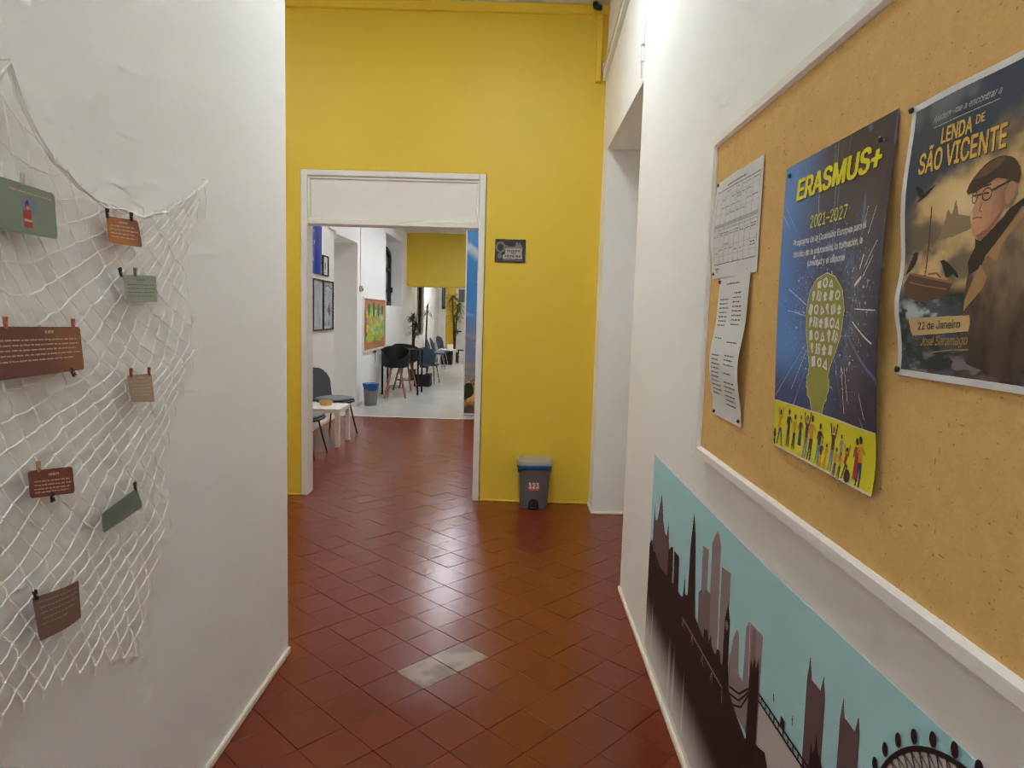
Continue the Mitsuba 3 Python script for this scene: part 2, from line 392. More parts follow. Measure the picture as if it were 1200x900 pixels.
class Surf:
    """A flat print's own frame: a to the right, b downwards, h out of the wall, bulge(a, b) its curl."""
    def __init__(s, O, A, N, bulge=None, B=(0, 0, -1)):
        s.O, s.A, s.N, s.B = (np.array(v, float) for v in (O, A, N, B))
        s.bulge = bulge
    def map(s, ab, h):
        ab = np.asarray(ab, float)
        d = np.broadcast_to(np.asarray(h, float), (len(ab),)) + (s.bulge(ab[:, 0], ab[:, 1]) if s.bulge else 0.0)
        return s.O + ab[:, :1] * s.A + ab[:, 1:2] * s.B + d[:, None] * s.N
    def flat(s, poly, h, size=None):
        ms = []
        for g in getattr(poly, 'geoms', [poly]):
            if g.is_empty or g.area < 1e-10:
                continue
            v, f = trimesh.creation.triangulate_polygon(g, engine='earcut')
            v = np.c_[v, np.zeros(len(v))]
            if s.bulge and size:
                v, f = trimesh.remesh.subdivide_to_size(v, f, size, max_iter=12)
            ms.append(trimesh.Trimesh(s.map(v[:, :2], h), f, process=False))
        m = cat(*ms)
        if (m.face_normals.mean(0) @ s.N) < 0:
            m.invert()
        return m
    def sheet(s, w, hgt, h, th=0.0005, nx=14, ny=18, edge=None):
        """The paper itself with uv, front, back and rim."""
        uu, vv = np.meshgrid(np.linspace(0, 1, nx + 1), np.linspace(0, 1, ny + 1))
        ab = np.stack([uu.ravel() * w, vv.ravel() * hgt], 1)
        if edge is not None:
            ab = edge(ab)
        front, back = s.map(ab, h), s.map(ab, h - th)
        n = (nx + 1) * (ny + 1)
        f = []
        idx = lambda i, j: j * (nx + 1) + i
        for j in range(ny):
            for i in range(nx):
                q = [idx(i, j), idx(i + 1, j), idx(i + 1, j + 1), idx(i, j + 1)]
                f += [[q[0], q[1], q[2]], [q[0], q[2], q[3]], [n + q[2], n + q[1], n + q[0]], [n + q[3], n + q[2], n + q[0]]]
        rim = [idx(i, 0) for i in range(nx)] + [idx(nx, j) for j in range(ny)] + [idx(nx - i, ny) for i in range(nx)] + [idx(0, ny - j) for j in range(ny)]
        for a, b in zip(rim, rim[1:] + rim[:1]):
            f += [[a, n + a, n + b], [a, n + b, b]]
        m = trimesh.Trimesh(np.vstack([front, back]), np.array(f), process=False)
        if (m.face_normals[0] @ s.N) < 0:
            m.invert()
        uv = np.stack([uu.ravel(), vv.ravel()], 1)
        return m, np.vstack([uv, uv])
    def text(s, txt, a0, b0, w, hgt, h, shear=0.0, rise=0.0, bold=True, depth=0.00025, size=0.02):
        """Lettering with its baseline from (a0, b0), w wide, capitals hgt tall."""
        m = meshkit.text_mesh(txt, 0.1, 0.002, bold)
        v = m.vertices.copy()
        v[:, 0] -= v[:, 0].min()
        k = w / v[:, 0].max()
        x, y = v[:, 0] * k, v[:, 1] * hgt / 0.1
        x = x + shear * y
        f = m.faces
        if s.bulge:
            q, f = trimesh.remesh.subdivide_to_size(np.c_[x, y, v[:, 2]], f, size, max_iter=10)
            x, y, zz = q.T
        else:
            zz = v[:, 2]
        m = trimesh.Trimesh(s.map(np.c_[a0 + x, b0 - y - rise * x], h + zz / 0.002 * depth), f, process=False)
        if m.volume < 0:
            m.invert()
        return m

def pg(pts):
    g = sg.Polygon(pts)
    return g if g.is_valid else g.buffer(0)
def disc(a, b, r, ry=None, n=14):
    return affinity.scale(sg.Point(a, b).buffer(r, n // 4 + 1), 1, (ry or r) / r)
def line(pts, w):
    return sg.LineString(pts).buffer(w / 2, cap_style=2)
def bars(a0, a1, b, h, r, gap=0.15, lo=0.006, hi=0.02):
    """A line of writing too small to read: short dashes."""
    out, a = [], a0
    while a < a1:
        w = r.uniform(lo, hi)
        out.append(P(a, b - h / 2, min(a + w, a1), b + h / 2))
        a += w * (1 + gap) + 0.0015
    return unary_union(out)

S = Surf((-0.212, YF - 0.012, 2.213), (1, 0, 0), (0, -1, 0))
pq = thing('wall_plaque', 'small black plaque with a grey engraved scene on the yellow wall right of the door', 'plaque')
obj('board', cbox(-0.212, 0.039, YF - 0.012, YF, 2.024, 2.213, 0.003), 'plaque_black', pq)
obj('engraving', S.flat(unary_union([disc(0.045, 0.065, 0.042, 0.045).difference(disc(0.045, 0.068, 0.026, 0.03)), pg([(0.09, 0.075), (0.095, 0.045), (0.11, 0.06), (0.165, 0.06), (0.172, 0.03), (0.178, 0.012), (0.186, 0.03), (0.195, 0.05), (0.2, 0.02), (0.212, 0.045), (0.228, 0.07), (0.23, 0.075)]),
    pg([(0.02, 0.13), (0.045, 0.1), (0.06, 0.15), (0.03, 0.165)]), P(0.07, 0.168, 0.235, 0.174)]), 0.0004), 'plaque_grey', pq)
obj('scroll', S.flat(pg([(0.085, 0.075), (0.222, 0.075), (0.225, 0.16), (0.065, 0.163), (0.066, 0.125), (0.085, 0.122)]), 0.0006), 'plaque_light', pq)
r_ = random.Random(3)
obj('writing', S.flat(unary_union([bars(0.097, 0.21, 0.095, 0.016, r_, 0.3), bars(0.13, 0.17, 0.112, 0.01, r_, 0.4), bars(0.08, 0.212, 0.137, 0.018, r_, 0.35), bars(0.1, 0.2, 0.155, 0.006, r_, 0.3)]), 0.0009), 'plaque_dim', pq, kind='stuff')

# pedal bin
mat('bin_grey', (0.115, 0.10, 0.098), 0.42, 0.4)
mat('bin_lid_grey', (0.34, 0.31, 0.27), 0.38, 0.45)
mat('bag_blue', (0.012, 0.075, 0.24), 0.3, 0.5)
mat('sticker_orange', (0.60, 0.13, 0.05), 0.5, 0.3)
mat('print_white', (0.72, 0.70, 0.66), 0.55, 0.3)
pb = thing('pedal_bin', 'grey pedal bin with a blue liner against the yellow wall', 'trash bin')
BX, BY = 0.168, 5.545
obj('body', loft([rrect(0.222, 0.17, 0.045, 0.0, BX, BY), rrect(0.228, 0.175, 0.045, 0.008, BX, BY), rrect(0.262, 0.20, 0.05, 0.34, BX, BY)]), 'bin_grey', pb, smooth=35)
bagrings = []
for z, e in ((0.300, 0.004), (0.305, 0.014), (0.33, 0.020), (0.36, 0.022), (0.375, 0.012)):
    q = rrect(0.262 + e, 0.198 + e, 0.05, z, BX, BY)
    ang = np.arctan2(q[:, 1] - BY, q[:, 0] - BX)
    q[:, 2] += (0.030 * np.sin(ang * 1.0 + 3.0) + 0.010 * np.sin(ang * 5)) * max(0.0, (0.37 - z) / 0.07)
    q[:, :2] += 0.003 * np.c_[np.cos(ang * 7 + z * 60), np.sin(ang * 9)]
    bagrings.append(q)
obj('liner', loft(bagrings), 'bag_blue', pb, smooth=50, label='blue bin liner folded over the rim')
obj('lid', loft([rrect(0.285, 0.215, 0.055, 0.362, BX, BY), rrect(0.292, 0.222, 0.058, 0.372, BX, BY), rrect(0.290, 0.220, 0.058, 0.395, BX, BY), rrect(0.270, 0.200, 0.055, 0.410, BX, BY), rrect(0.20, 0.14, 0.05, 0.417, BX, BY), rrect(0.05, 0.04, 0.015, 0.419, BX, BY)]), 'bin_lid_grey', pb, smooth=40)
obj('pedal', cat(xz_slab(sg.Polygon([(BX - 0.043, 0.004)] + [(BX + 0.043 * math.cos(a), 0.045 + 0.04 * math.sin(a)) for a in np.linspace(math.pi, 0, 12)] + [(BX + 0.043, 0.004)]), BY - 0.100, BY - 0.07), cbox(BX - 0.032, BX + 0.032, BY - 0.128, BY - 0.09, 0.012, 0.024, 0.004)), 'black_plastic', pb, label='black foot pedal')
S = Surf((BX - 0.05, BY - 0.0955, 0.236), (1, 0, 0), (0, -1, 0), lambda a, b: 0.0 - b * 0.036)
st = obj('sticker', cat(S.flat(P(0.006, 0.058, 0.094, 0.076), 0.0006), S.flat(P(0.008, 0.02, 0.03, 0.058), 0.0006), S.flat(P(0.036, 0.03, 0.06, 0.058), 0.0006), S.flat(P(0.066, 0.04, 0.09, 0.058), 0.0006)), 'sticker_orange', pb, label='worn orange and white sticker')
obj('figures', cat(S.text('123', 0.006, 0.058, 0.086, 0.046, 0.001)), 'print_white', st)

# ------------------------------------------------------------------ cork board
def cork(p, n, uv):
    t = fbm(p.y * 40, p.z * 40, 0.0, octaves=3)
    g = noise(p.y * 190, p.z * 260, 4.0)
    s = smoothstep(0.91, 0.98, noise(p.y * 130, p.z * 170, 9.0))
    big = fbm(p.y * 3, p.z * 3, 7.0)
    c = mix((0.56, 0.335, 0.115), (0.70, 0.45, 0.17), t * 0.5 + g * 0.3 + big * 0.2)
    return mix(c, (0.24, 0.125, 0.05), s * 0.7)

def cork_bump(p, n, uv):
    return noise(p.y * 150, p.z * 200, 1.0) + fbm(p.y * 60, p.z * 60, 3.0)
bumped('cork', proc(cork), cork_bump, 0.0008, rough=0.8, spec=0.2, eps=8e-4)
mat('frame_white', (0.80, 0.78, 0.75), 0.35, 0.5)
cb = thing('cork_board', 'large cork notice board in a white frame on the right wall', 'notice board')
YB0, YB1, ZB0, ZB1 = 2.26, -0.16, 1.145, 2.182
XB = 0.620
obj('cork_panel', box(XB, XR - 0.002, YB1 + 0.01, YB0 - 0.01, ZB0 + 0.01, ZB1 - 0.01), 'cork', cb)
FW = 0.036
obj('rail', cbox(XB - 0.012, XR, YB1, YB0, ZB0, ZB0 + FW, 0.007), 'frame_white', cb)
obj('rail', cbox(XB - 0.012, XR, YB1, YB0, ZB1 - FW, ZB1, 0.007), 'frame_white', cb)
obj('stile', cbox(XB - 0.012, XR, YB0 - FW, YB0, ZB0 + 0.002, ZB1 - 0.002, 0.007), 'frame_white', cb)
obj('stile', cbox(XB - 0.012, XR, YB1, YB1 + FW, ZB0 + 0.002, ZB1 - 0.002, 0.007), 'frame_white', cb)

def right_surf(y0, z0, bulge=None, x=XB):
    return Surf((x, y0, z0), (0, -1, 0), (-1, 0, 0), bulge)

mat('paper_white', (0.66, 0.65, 0.63), 0.6, 0.25)
mat('ink_grey', (0.16, 0.16, 0.17), 0.6, 0.2)
mat('ink_pale', (0.42, 0.42, 0.44), 0.6, 0.2)

# table printed on a sheet
bA = lambda a, b: 0.003 + 0.013 * np.exp(-((a - 0.0) / 0.10) ** 2) * np.sin(np.clip(b / 0.3, 0, 1) * np.pi) + 0.004 * np.sin(a * 9) ** 2
S = right_surf(2.19, 2.027, bA)
W, H = 0.405, 0.298
ts = thing('timetable_sheet', 'white landscape sheet with a ruled timetable pinned at the left of the cork board', 'paper sheet')
m, uv = S.sheet(W, H, 0.0004)
obj('paper', m, 'paper_white', ts, smooth=True)
cols = [0.03, 0.075, 0.115, 0.16, 0.205, 0.245, 0.285, 0.33, 0.385]
obj('ruling', cat(S.flat(unary_union([P(0.03, 0.034, 0.39, 0.0365), P(0.03, 0.255, 0.39, 0.2575)] + [P(c, 0.034, c + 0.0014, 0.256) for c in cols]), 0.0008, 0.03)), 'ink_grey', ts)
obj('rows', S.flat(unary_union([P(0.03, b, 0.388, b + 0.0012) for b in (0.058, 0.105, 0.165, 0.205, 0.232)] + [P(0.03, 0.135, 0.388, 0.147), P(0.03, 0.152, 0.388, 0.155)]), 0.0008, 0.03), 'ink_pale', ts, kind='stuff')
r_ = random.Random(5)
obj('entries', S.flat(unary_union([bars(cols[c] + 0.007, cols[c + 1] - 0.008, b, 0.0028, r_) for c in range(8) for b in (0.045, 0.066, 0.074, 0.09, 0.112, 0.165, 0.172, 0.2, 0.214, 0.222) if r_.random() < 0.55] + [bars(0.12, 0.28, 0.025, 0.004, r_), bars(0.04, 0.08, 0.27, 0.004, r_), bars(0.045, 0.07, 0.278, 0.003, r_)]), 0.001, 0.03), 'ink_grey', ts, kind='stuff')

# long list below it
bB = lambda a, b: 0.0025 + 0.014 * np.sin(np.clip((b - 0.12) / 0.29, 0, 1) * np.pi) ** 2 + 0.006 * np.sin(np.clip(b / 0.41, 0, 1) * np.pi) + 0.004 * (a / 0.28)
S = right_surf(2.108, 1.735, bB)
W, H = 0.285, 0.425
ls = thing('list_sheet', 'long white sheet with two columns of typed names hanging under the timetable', 'paper sheet')
m, uv = S.sheet(W, H, 0.0004, ny=26)
obj('paper', m, 'paper_white', ls, smooth=True)
ents = [bars(0.08, 0.2, 0.028, 0.004, r_)]
for k in range(26):
    b = 0.06 + k * 0.0128
    if k in (8, 9, 12, 13): continue
    if k not in (0, 11, 24, 25): ents.append(bars(0.025, 0.025 + r_.uniform(0.07, 0.095), b, 0.0038, r_, 0.1, 0.012, 0.03))
    if k not in (10, 17, 19): ents.append(bars(0.155, 0.155 + r_.uniform(0.07, 0.1), b - 0.004, 0.0038, r_, 0.1, 0.012, 0.03))
obj('entries', S.flat(unary_union(ents), 0.0009, 0.03), 'ink_grey', ls, kind='stuff')

# blue poster with the bulb
def blue_print(p, n, uv):
    u, v = uv.x, uv.y
    du, dv = (u - 0.525) * 0.70, (v - 0.50)
    ang = dr.atan2(dv, du)
    rad = dr.sqrt(du * du + dv * dv)
    base = mix((0.065, 0.22, 0.56), (0.026, 0.021, 0.060), smoothstep(0.05, 0.62, u + 0.12 * dr.sin(v * 5)))
    base = mix(base, (0.018, 0.022, 0.11), smoothstep(0.62, 0.80, v) * (1 - smoothstep(0.3, 0.6, u)) * 0.9)
    k = ang * 17
    ray = smoothstep(0.78, 0.97, noise(k, rad * 1.3, 3.0)) * smoothstep(0.10, 0.2, rad) * (1 - smoothstep(0.36, 0.62, rad))
    thin = smoothstep(0.90, 0.985, noise(ang * 60, rad * 2.0, 8.0)) * smoothstep(0.12, 0.22, rad) * (1 - smoothstep(0.4, 0.6, rad))
    halo = dr.exp(-dr.square((rad - 0.17) / 0.06)) * 0.35 * noise(u * 60, v * 90, 2.0)
    spark = smoothstep(0.86, 0.95, noise(u * 85, v * 120, 5.0)) * dr.exp(-dr.square((rad - 0.19) / 0.09))
    dots = smoothstep(0.80, 0.9, noise(u * 16, v * 14, 11.0)) * smoothstep(0.5, 0.8, u) * (1 - smoothstep(0.25, 0.34, v)) * 0.5
    c = mix(base, (0.16, 0.27, 0.58), dr.clip(ray * 0.45 + halo, 0, 1))
    c = mix(c, (0.10, 0.13, 0.36), dots)
    return mix(c, (0.58, 0.66, 0.80), dr.clip(thin * 0.45 + spark * 0.9, 0, 1))
mat('blue_print', proc(blue_print), 0.3, 0.45)
mat('print_yellow', (0.74, 0.64, 0.02), 0.35, 0.4)
mat('print_yellow_band', (0.66, 0.60, 0.015), 0.35, 0.4)
mat('print_olive', (0.27, 0.26, 0.035), 0.35, 0.4)
mat('print_pale', (0.62, 0.62, 0.62), 0.4, 0.35)
mat('print_icon', (0.70, 0.70, 0.64), 0.4, 0.35)
mat('print_bulb_rim', (0.62, 0.55, 0.36), 0.4, 0.35)
W, H = 0.468, 0.647
bP = lambda a, b: 0.004 + 0.017 * np.exp(-((W - a) / 0.09) ** 2) * np.sin(np.clip((b - 0.04) / 0.62, 0, 1) * np.pi) + 0.006 * np.exp(-(a / 0.1) ** 2) * np.sin(np.clip(b / H, 0, 1) * np.pi) + 0.010 * np.clip((b - 0.56) / 0.09, 0, 1) ** 2 * (a / W)
S = right_surf(1.627, 1.956, bP)
Y0, Z0 = 1.627, 1.956
SK = 0.038          # the sheet hangs a little askew: its foot sits further along the wall
def blue_edge(ab):
    ab = ab.copy(); ab[:, 0] += SK * ab[:, 1] / H; return ab
fold = sg.Polygon
bp = thing('blue_poster', 'blue poster with a yellow light bulb and a yellow strip of cheering people', 'poster')
m, uv = S.sheet(W, H, 0.0004, nx=18, ny=24, edge=blue_edge)
obj('paper', m, 'blue_print', bp, smooth=True, uv=uv)
def bl(pts): return [(Y0 - y, Z0 - z) for y, z in pts]
obj('heading', cat(*[S.text('ERASMUS+', 0.074 + e, 0.085, 0.353, 0.0430, 0.0012 + e * 0.01, shear=0.10) for e in (0.0, 0.0014, 0.0028, 0.0042)]), 'print_yellow', bp)
mat('print_black', (0.010, 0.010, 0.016), 0.4, 0.35)
obj('heading_shadow', S.text('ERASMUS+', 0.0800, 0.0880, 0.355, 0.0425, 0.0008, shear=0.10), 'print_black', bp)
obj('years', S.text('2021–2027', 0.155, 0.1555, 0.162, 0.0255, 0.0010, shear=0.05, bold=False), 'print_yellow', bp)
obj('caption', cat(S.text('Programa de la Comisión Europea para el', 0.079, 0.1855, 0.328, 0.0125, 0.0009),
                   S.text('ámbito de la educación, la formación, la', 0.083, 0.2115, 0.315, 0.0125, 0.0009),
                   S.text('juventud y el deporte', 0.155, 0.2355, 0.168, 0.0125, 0.0009)), 'print_pale', bp)
bulb_out = [(1.375, 1.7), (1.42, 1.69), (1.447, 1.666), (1.458, 1.623), (1.45, 1.579), (1.435, 1.537), (1.424, 1.512), (1.425, 1.494), (1.431, 1.487), (1.431, 1.466), (1.424, 1.462), (1.424, 1.45), (1.409, 1.442), (1.40, 1.424), (1.398, 1.405), (1.352, 1.405), (1.350, 1.424), (1.344, 1.442), (1.336, 1.450), (1.336, 1.462), (1.330, 1.467), (1.330, 1.486), (1.338, 1.494), (1.331, 1.516), (1.31, 1.55), (1.294, 1.577), (1.287, 1.626), (1.303, 1.664), (1.337, 1.69)]
bulb = pg(bl(bulb_out)).buffer(0.004).buffer(-0.004).intersection(P(0, 0, 1, 0.5365))
lb = obj('light_bulb', S.flat(bulb, 0.0010, 0.03), 'print_olive', bp)
obj('outline', S.flat(bulb.buffer(0.0022).difference(bulb), 0.0011, 0.03), 'print_bulb_rim', lb)
r_ = random.Random(11)
inner = bulb.buffer(-0.007)
for row, b in enumerate(np.linspace(0.274, 0.435, 7)):
    span = inner.intersection(sg.LineString([(0, b), (1, b)]))
    if span.is_empty: continue
    a0, _, a1, _ = span.bounds
    n = max(1, int((a1 - a0) / 0.0245))
    for q in range(n):
        a = a0 + (q + 0.5) * (a1 - a0) / n
        s = 0.0098 + 0.0014 * r_.random()
        kind = (row * 3 + q) % 6
        if kind == 0: g = P(a - s * 0.75, b - s, a + s * 0.75, b + s)
        elif kind == 1: g = disc(a, b, s).difference(disc(a, b, s * 0.5))
        elif kind == 2: g = pg([(a - s, b + s), (a + s, b + s), (a, b - s)]).difference(pg([(a - s * .35, b + s * .6), (a + s * .35, b + s * .6), (a, b - s * .1)]))
        elif kind == 3: g = unary_union([P(a - s * 0.3, b - s, a + s * 0.3, b + s), disc(a, b - s * 0.5, s * 0.7)])
        elif kind == 4: g = unary_union([P(a - s, b - s, a - s * 0.35, b + s), P(a + s * 0.0, b - s, a + s * 0.5, b + s), P(a + s * 0.7, b - s, a + s, b + s)])
        else: g = unary_union([pg([(a - s, b), (a, b - s), (a + s, b), (a, b + s * 0.4)]), P(a - s * 0.6, b + s * 0.4, a + s * 0.6, b + s)])
        obj('icon', S.flat(affinity.rotate(g, r_.uniform(-25, 25)).intersection(inner), 0.0014, 0.03), 'print_icon', lb)
# the streaks flying off the bulb
strk = []
for (a, b, ang, L, w) in [(0.405, 0.245, -62, 0.03, 0.0045), (0.395, 0.279, -25, 0.035, 0.006), (0.275, 0.262, 62, 0.022, 0.004), (0.262, 0.30, 40, 0.012, 0.006), (0.43, 0.37, 22, 0.10, 0.0028), (0.435, 0.33, 2, 0.09, 0.0018), (0.12, 0.30, 22, 0.10, 0.0018), (0.12, 0.335, 8, 0.09, 0.0016),
                          (0.15, 0.46, -55, 0.11, 0.0016), (0.36, 0.48, 72, 0.09, 0.0020), (0.375, 0.47, 66, 0.07, 0.0016), (0.43, 0.175, -66, 0.05, 0.0020), (0.40, 0.165, -70, 0.04, 0.0016), (0.44, 0.235, -48, 0.06, 0.0020), (0.435, 0.255, -46, 0.05, 0.0018), (0.19, 0.12, 86, 0.06, 0.0016), (0.45, 0.50, 60, 0.05, 0.0014)]:
    c, s_ = math.cos(math.radians(ang)), math.sin(math.radians(ang))
    strk.append(line([(a - c * L / 2, b - s_ * L / 2), (a + c * L / 2, b + s_ * L / 2)], w))
obj('light_streaks', S.flat(unary_union(strk), 0.0007, 0.03), 'print_pale', bp, kind='stuff')
def band_pt(a, b): return (a + SK * b / H, b)
B0 = 0.540
band = pg([band_pt(0.0, B0), band_pt(W, B0), band_pt(W, H - 0.003), band_pt(0.0, H - 0.003)])
by = obj('yellow_strip', S.flat(band, 0.0008, 0.03), 'print_yellow_band', bp)
obj('edge_line', S.flat(unary_union([pg([band_pt(0, B0 - 0.003), band_pt(W, B0 - 0.003), band_pt(W, B0), band_pt(0, B0)]), pg([band_pt(0, H - 0.006), band_pt(W, H - 0.006), band_pt(W, H - 0.001), band_pt(0, H - 0.001)])]), 0.0011, 0.03), 'print_bulb_rim', by)
for nm, c in (('print_orange', (0.62, 0.27, 0.03)), ('print_maroon', (0.09, 0.014, 0.035)), ('print_red', (0.34, 0.02, 0.03)), ('print_navy', (0.02, 0.035, 0.13)), ('print_teal', (0.08, 0.26, 0.25)), ('print_greyblue', (0.22, 0.25, 0.30)), ('print_skin', (0.33, 0.12, 0.06)), ('print_dark', (0.03, 0.018, 0.03))):
    mat(nm, c, 0.4, 0.35)
def person(a, top, foot, top_m, leg_m, arms='down', skirt=False, lean=0.0):
    hgt = foot - top
    hr = hgt * 0.062
    sh, hip = top + hgt * 0.2, top + hgt * 0.53
    w = hgt * 0.085
    k = obj('printed_figure', S.flat(unary_union([pg([(a - w, sh), (a + w, sh), (a + w * 0.85 - lean, hip), (a - w * 0.85 - lean, hip)]),
        *([line([(a - w, sh + .004), (a - w * 2.0, top - hgt * 0.04)], w * 0.55), line([(a + w, sh + .004), (a + w * 2.0, top - hgt * 0.08)], w * 0.55)] if arms == 'up' else
          [line([(a - w, sh + .003), (a - w * 1.7, hip - hgt * 0.1)], w * 0.55), line([(a + w, sh + .003), (a + w * 2.2, sh + hgt * 0.14)], w * 0.55)])]), 0.0014, 0.03), top_m, by)
    if skirt:
        lg = pg([(a - w, hip - 0.004), (a + w, hip - 0.004), (a + w * 1.5, foot - hgt * 0.12), (a - w * 1.2, foot - hgt * 0.12)])
    else:
        lg = unary_union([pg([(a - w * 0.9, hip), (a + w * 0.1, hip), (a - w * 0.5 - lean, foot), (a - w * 1.15 - lean, foot)]), pg([(a - w * 0.1, hip), (a + w * 0.9, hip), (a + w * 1.1 + lean, foot), (a + w * 0.4 + lean, foot)])])
    obj('legs', S.flat(lg, 0.0013, 0.03), leg_m, k)
    obj('head', S.flat(disc(a, top + hr * 1.3, hr, hr * 1.25), 0.0016, 0.03), 'print_dark' if top_m != 'print_maroon' else 'print_skin', k)
for y, zt, zb, tm, lm, arms, sk_, ln in [(1.552, 1.40, 1.318, 'print_orange', 'print_navy', 'up', 0, .008), (1.506, 1.407, 1.322, 'print_dark', 'print_dark', 'down', 0, 0), (1.474, 1.40, 1.322, 'print_orange', 'print_dark', 'down', 0, 0), (1.444, 1.402, 1.328, 'print_maroon', 'print_navy', 'down', 1, 0),
        (1.412, 1.408, 1.316, 'print_maroon', 'print_greyblue', 'up', 0, 0), (1.388, 1.411, 1.317, 'print_orange', 'print_dark', 'down', 0, 0), (1.350, 1.400, 1.318, 'print_dark', 'print_teal', 'down', 0, 0), (1.336, 1.369, 1.311, 'print_maroon', 'print_orange', 'down', 0, 0), (1.314, 1.366, 1.312, 'print_orange', 'print_orange', 'down', 0, 0),
        (1.290, 1.404, 1.317, 'print_maroon', 'print_greyblue', 'up', 0, 0), (1.270, 1.366, 1.311, 'print_orange', 'print_navy', 'down', 0, 0), (1.254, 1.394, 1.340, 'print_greyblue', 'print_greyblue', 'down', 0, 0), (1.250, 1.362, 1.311, 'print_orange', 'print_navy', 'down', 0, 0), (1.226, 1.376, 1.314, 'print_red', 'print_dark', 'up', 0, .006), (1.187, 1.400, 1.314, 'print_red', 'print_red', 'down', 1, 0), (1.174, 1.405, 1.315, 'print_orange', 'print_navy', 'down', 0, 0)]:
    person(Y0 - y, Z0 - zt, Z0 - zb, tm, lm, arms, sk_, ln)
obj('printed_plant', S.flat(unary_union([P(0.040, 0.630, 0.050, 0.642)] + [line([(0.045, 0.630), (0.045 + 0.009 * math.sin(t), 0.630 - 0.026 * math.cos(t))], 0.003) for t in (-0.9, -0.45, 0, 0.45, 0.9)]), 0.0013, 0.03), 'print_dark', by)
obj('printed_wheel', S.flat(disc(0.412, 0.632, 0.012), 0.0018, 0.03), 'print_dark', by)

# dark poster with the man in the cap
PW, PH = 0.30, 0.424
MY, MZ = 1.120, 1.945
def sea_print(p, n, uv):
    u, v = uv.x, uv.y
    w = fbm(u * 4 + 2, v * 8, 1.0, octaves=4)
    w2 = fbm(u * 7 + 9, v * 10, 4.0, octaves=4)
    sky = mix((0.016, 0.034, 0.075), (0.10, 0.125, 0.16), smoothstep(0.45, 0.75, fbm(u * 4, v * 6, 6.0, octaves=3)))
    glow = mix((0.14, 0.10, 0.065), (0.62, 0.42, 0.19), smoothstep(0.30, 0.62, w))
    glow = mix(glow, (0.78, 0.60, 0.33), dr.exp(-dr.square((u - 0.50) / 0.16) - dr.square((v - 0.40) / 0.07)) * 0.9)
    edge = v + 0.28 * (u - 0.3) + 0.10 * (w2 - 0.5)
    c = mix(sky, glow, smoothstep(0.25, 0.34, edge))
    c = mix(c, sky, smoothstep(0.10, 0.0, u) * 0.55)
    sea = mix((0.010, 0.017, 0.024), (0.045, 0.075, 0.095), smoothstep(0.4, 0.7, fbm(u * 7, v * 22, 3.0, octaves=4)))
    foam = smoothstep(0.50, 0.70, fbm(u * 10, v * 24, 5.0, octaves=3)) * dr.exp(-dr.square((v - 0.775) / 0.04)) * (1 - smoothstep(0.3, 0.55, u))
    sea = mix(sea, (0.42, 0.46, 0.48), dr.clip(foam * 1.2, 0, 1))
    spray = smoothstep(0.55, 0.75, fbm(u * 8, v * 30, 12.0, octaves=3)) * smoothstep(0.88, 0.96, v)
    sea = mix(sea, (0.16, 0.14, 0.16), spray)
    ember = smoothstep(0.45, 0.75, fbm(u * 7, v * 12, 8.0, octaves=3)) * smoothstep(0.84, 1.0, v) * smoothstep(0.3, 0.9, u)
    sea = mix(sea, (0.30, 0.11, 0.075), ember * 0.8)
    return mix(c, sea, smoothstep(0.66, 0.72, v + 0.02 * (w - 0.5)))
mat('sea_print', proc(sea_print), 0.35, 0.45)
def coat_print(p, n, uv):
    t = fbm(p.y * 40, p.z * 22, 2.0, octaves=4)
    lo = smoothstep(1.70, 1.57, p.z)
    return mix(mix((0.075, 0.046, 0.028), (0.27, 0.175, 0.105), smoothstep(0.25, 0.75, t)), (0.028, 0.015, 0.014), lo * 0.85)
mat('coat_print', proc(coat_print), 0.4, 0.4)
def face_print(p, n, uv):
    t = fbm(p.y * 70, p.z * 70, 2.0, octaves=3)
    return mix((0.24, 0.095, 0.055), (0.58, 0.30, 0.17), dr.clip(t * 0.75 + smoothstep(0.885, 0.945, p.y) * 0.45, 0, 1))
mat('face_print', proc(face_print), 0.4, 0.4)
for nm, c in (('cap_print', (0.050, 0.025, 0.018)), ('cap_print_light', (0.115, 0.058, 0.036)), ('scarf_print', (0.022, 0.013, 0.013)), ('lapel_print', (0.36, 0.20, 0.085)), ('bird_print', (0.009, 0.008, 0.009)), ('hull_print', (0.085, 0.036, 0.020)), ('hull_rim_print', (0.24, 0.115, 0.06)),
              ('castle_print', (0.26, 0.175, 0.10)), ('banner_print', (0.52, 0.36, 0.17)), ('title_print', (0.66, 0.40, 0.075)), ('signature_print', (0.40, 0.22, 0.045)), ('lead_print', (0.42, 0.42, 0.40)), ('glasses_print', (0.03, 0.014, 0.012)), ('ear_print', (0.46, 0.20, 0.115)), ('cheek_print', (0.28, 0.10, 0.055)), ('hair_print', (0.20, 0.17, 0.14))):
    mat(nm, c, 0.4, 0.4)
bM = lambda a, b: 0.003 + (0.010 * np.sin(np.clip(b / 0.30, 0, 1) * np.pi) ** 2 + 0.012 * np.exp(-((b - 0.31) / 0.045) ** 2)) * np.exp(-(a / 0.07) ** 2) + 0.003 * np.sin(a * 14) ** 2
S = right_surf(MY, MZ, bM)
SKM = 0.022
def man_edge(ab):
    ab = ab.copy(); ab[:, 0] += SKM * ab[:, 1] / PH; return ab
def bm(pts): return [(MY - y, MZ - z) for y, z in pts]
mp = thing('dark_poster', 'dark stormy poster of a man in flat cap and glasses, with a white border', 'poster')
m, uv = S.sheet(PW, PH, 0.0004, nx=16, ny=30, edge=man_edge)
obj('paper', m, 'paper_white', mp, smooth=True)
q = 12
mx = [(0.012, 0.010)] + [(0.012 + (PW - 0.024) * k / q, 0.010) for k in range(1, q + 1)]
grid_u, grid_v = np.meshgrid(np.linspace(0, 1, 17), np.linspace(0, 1, 31))
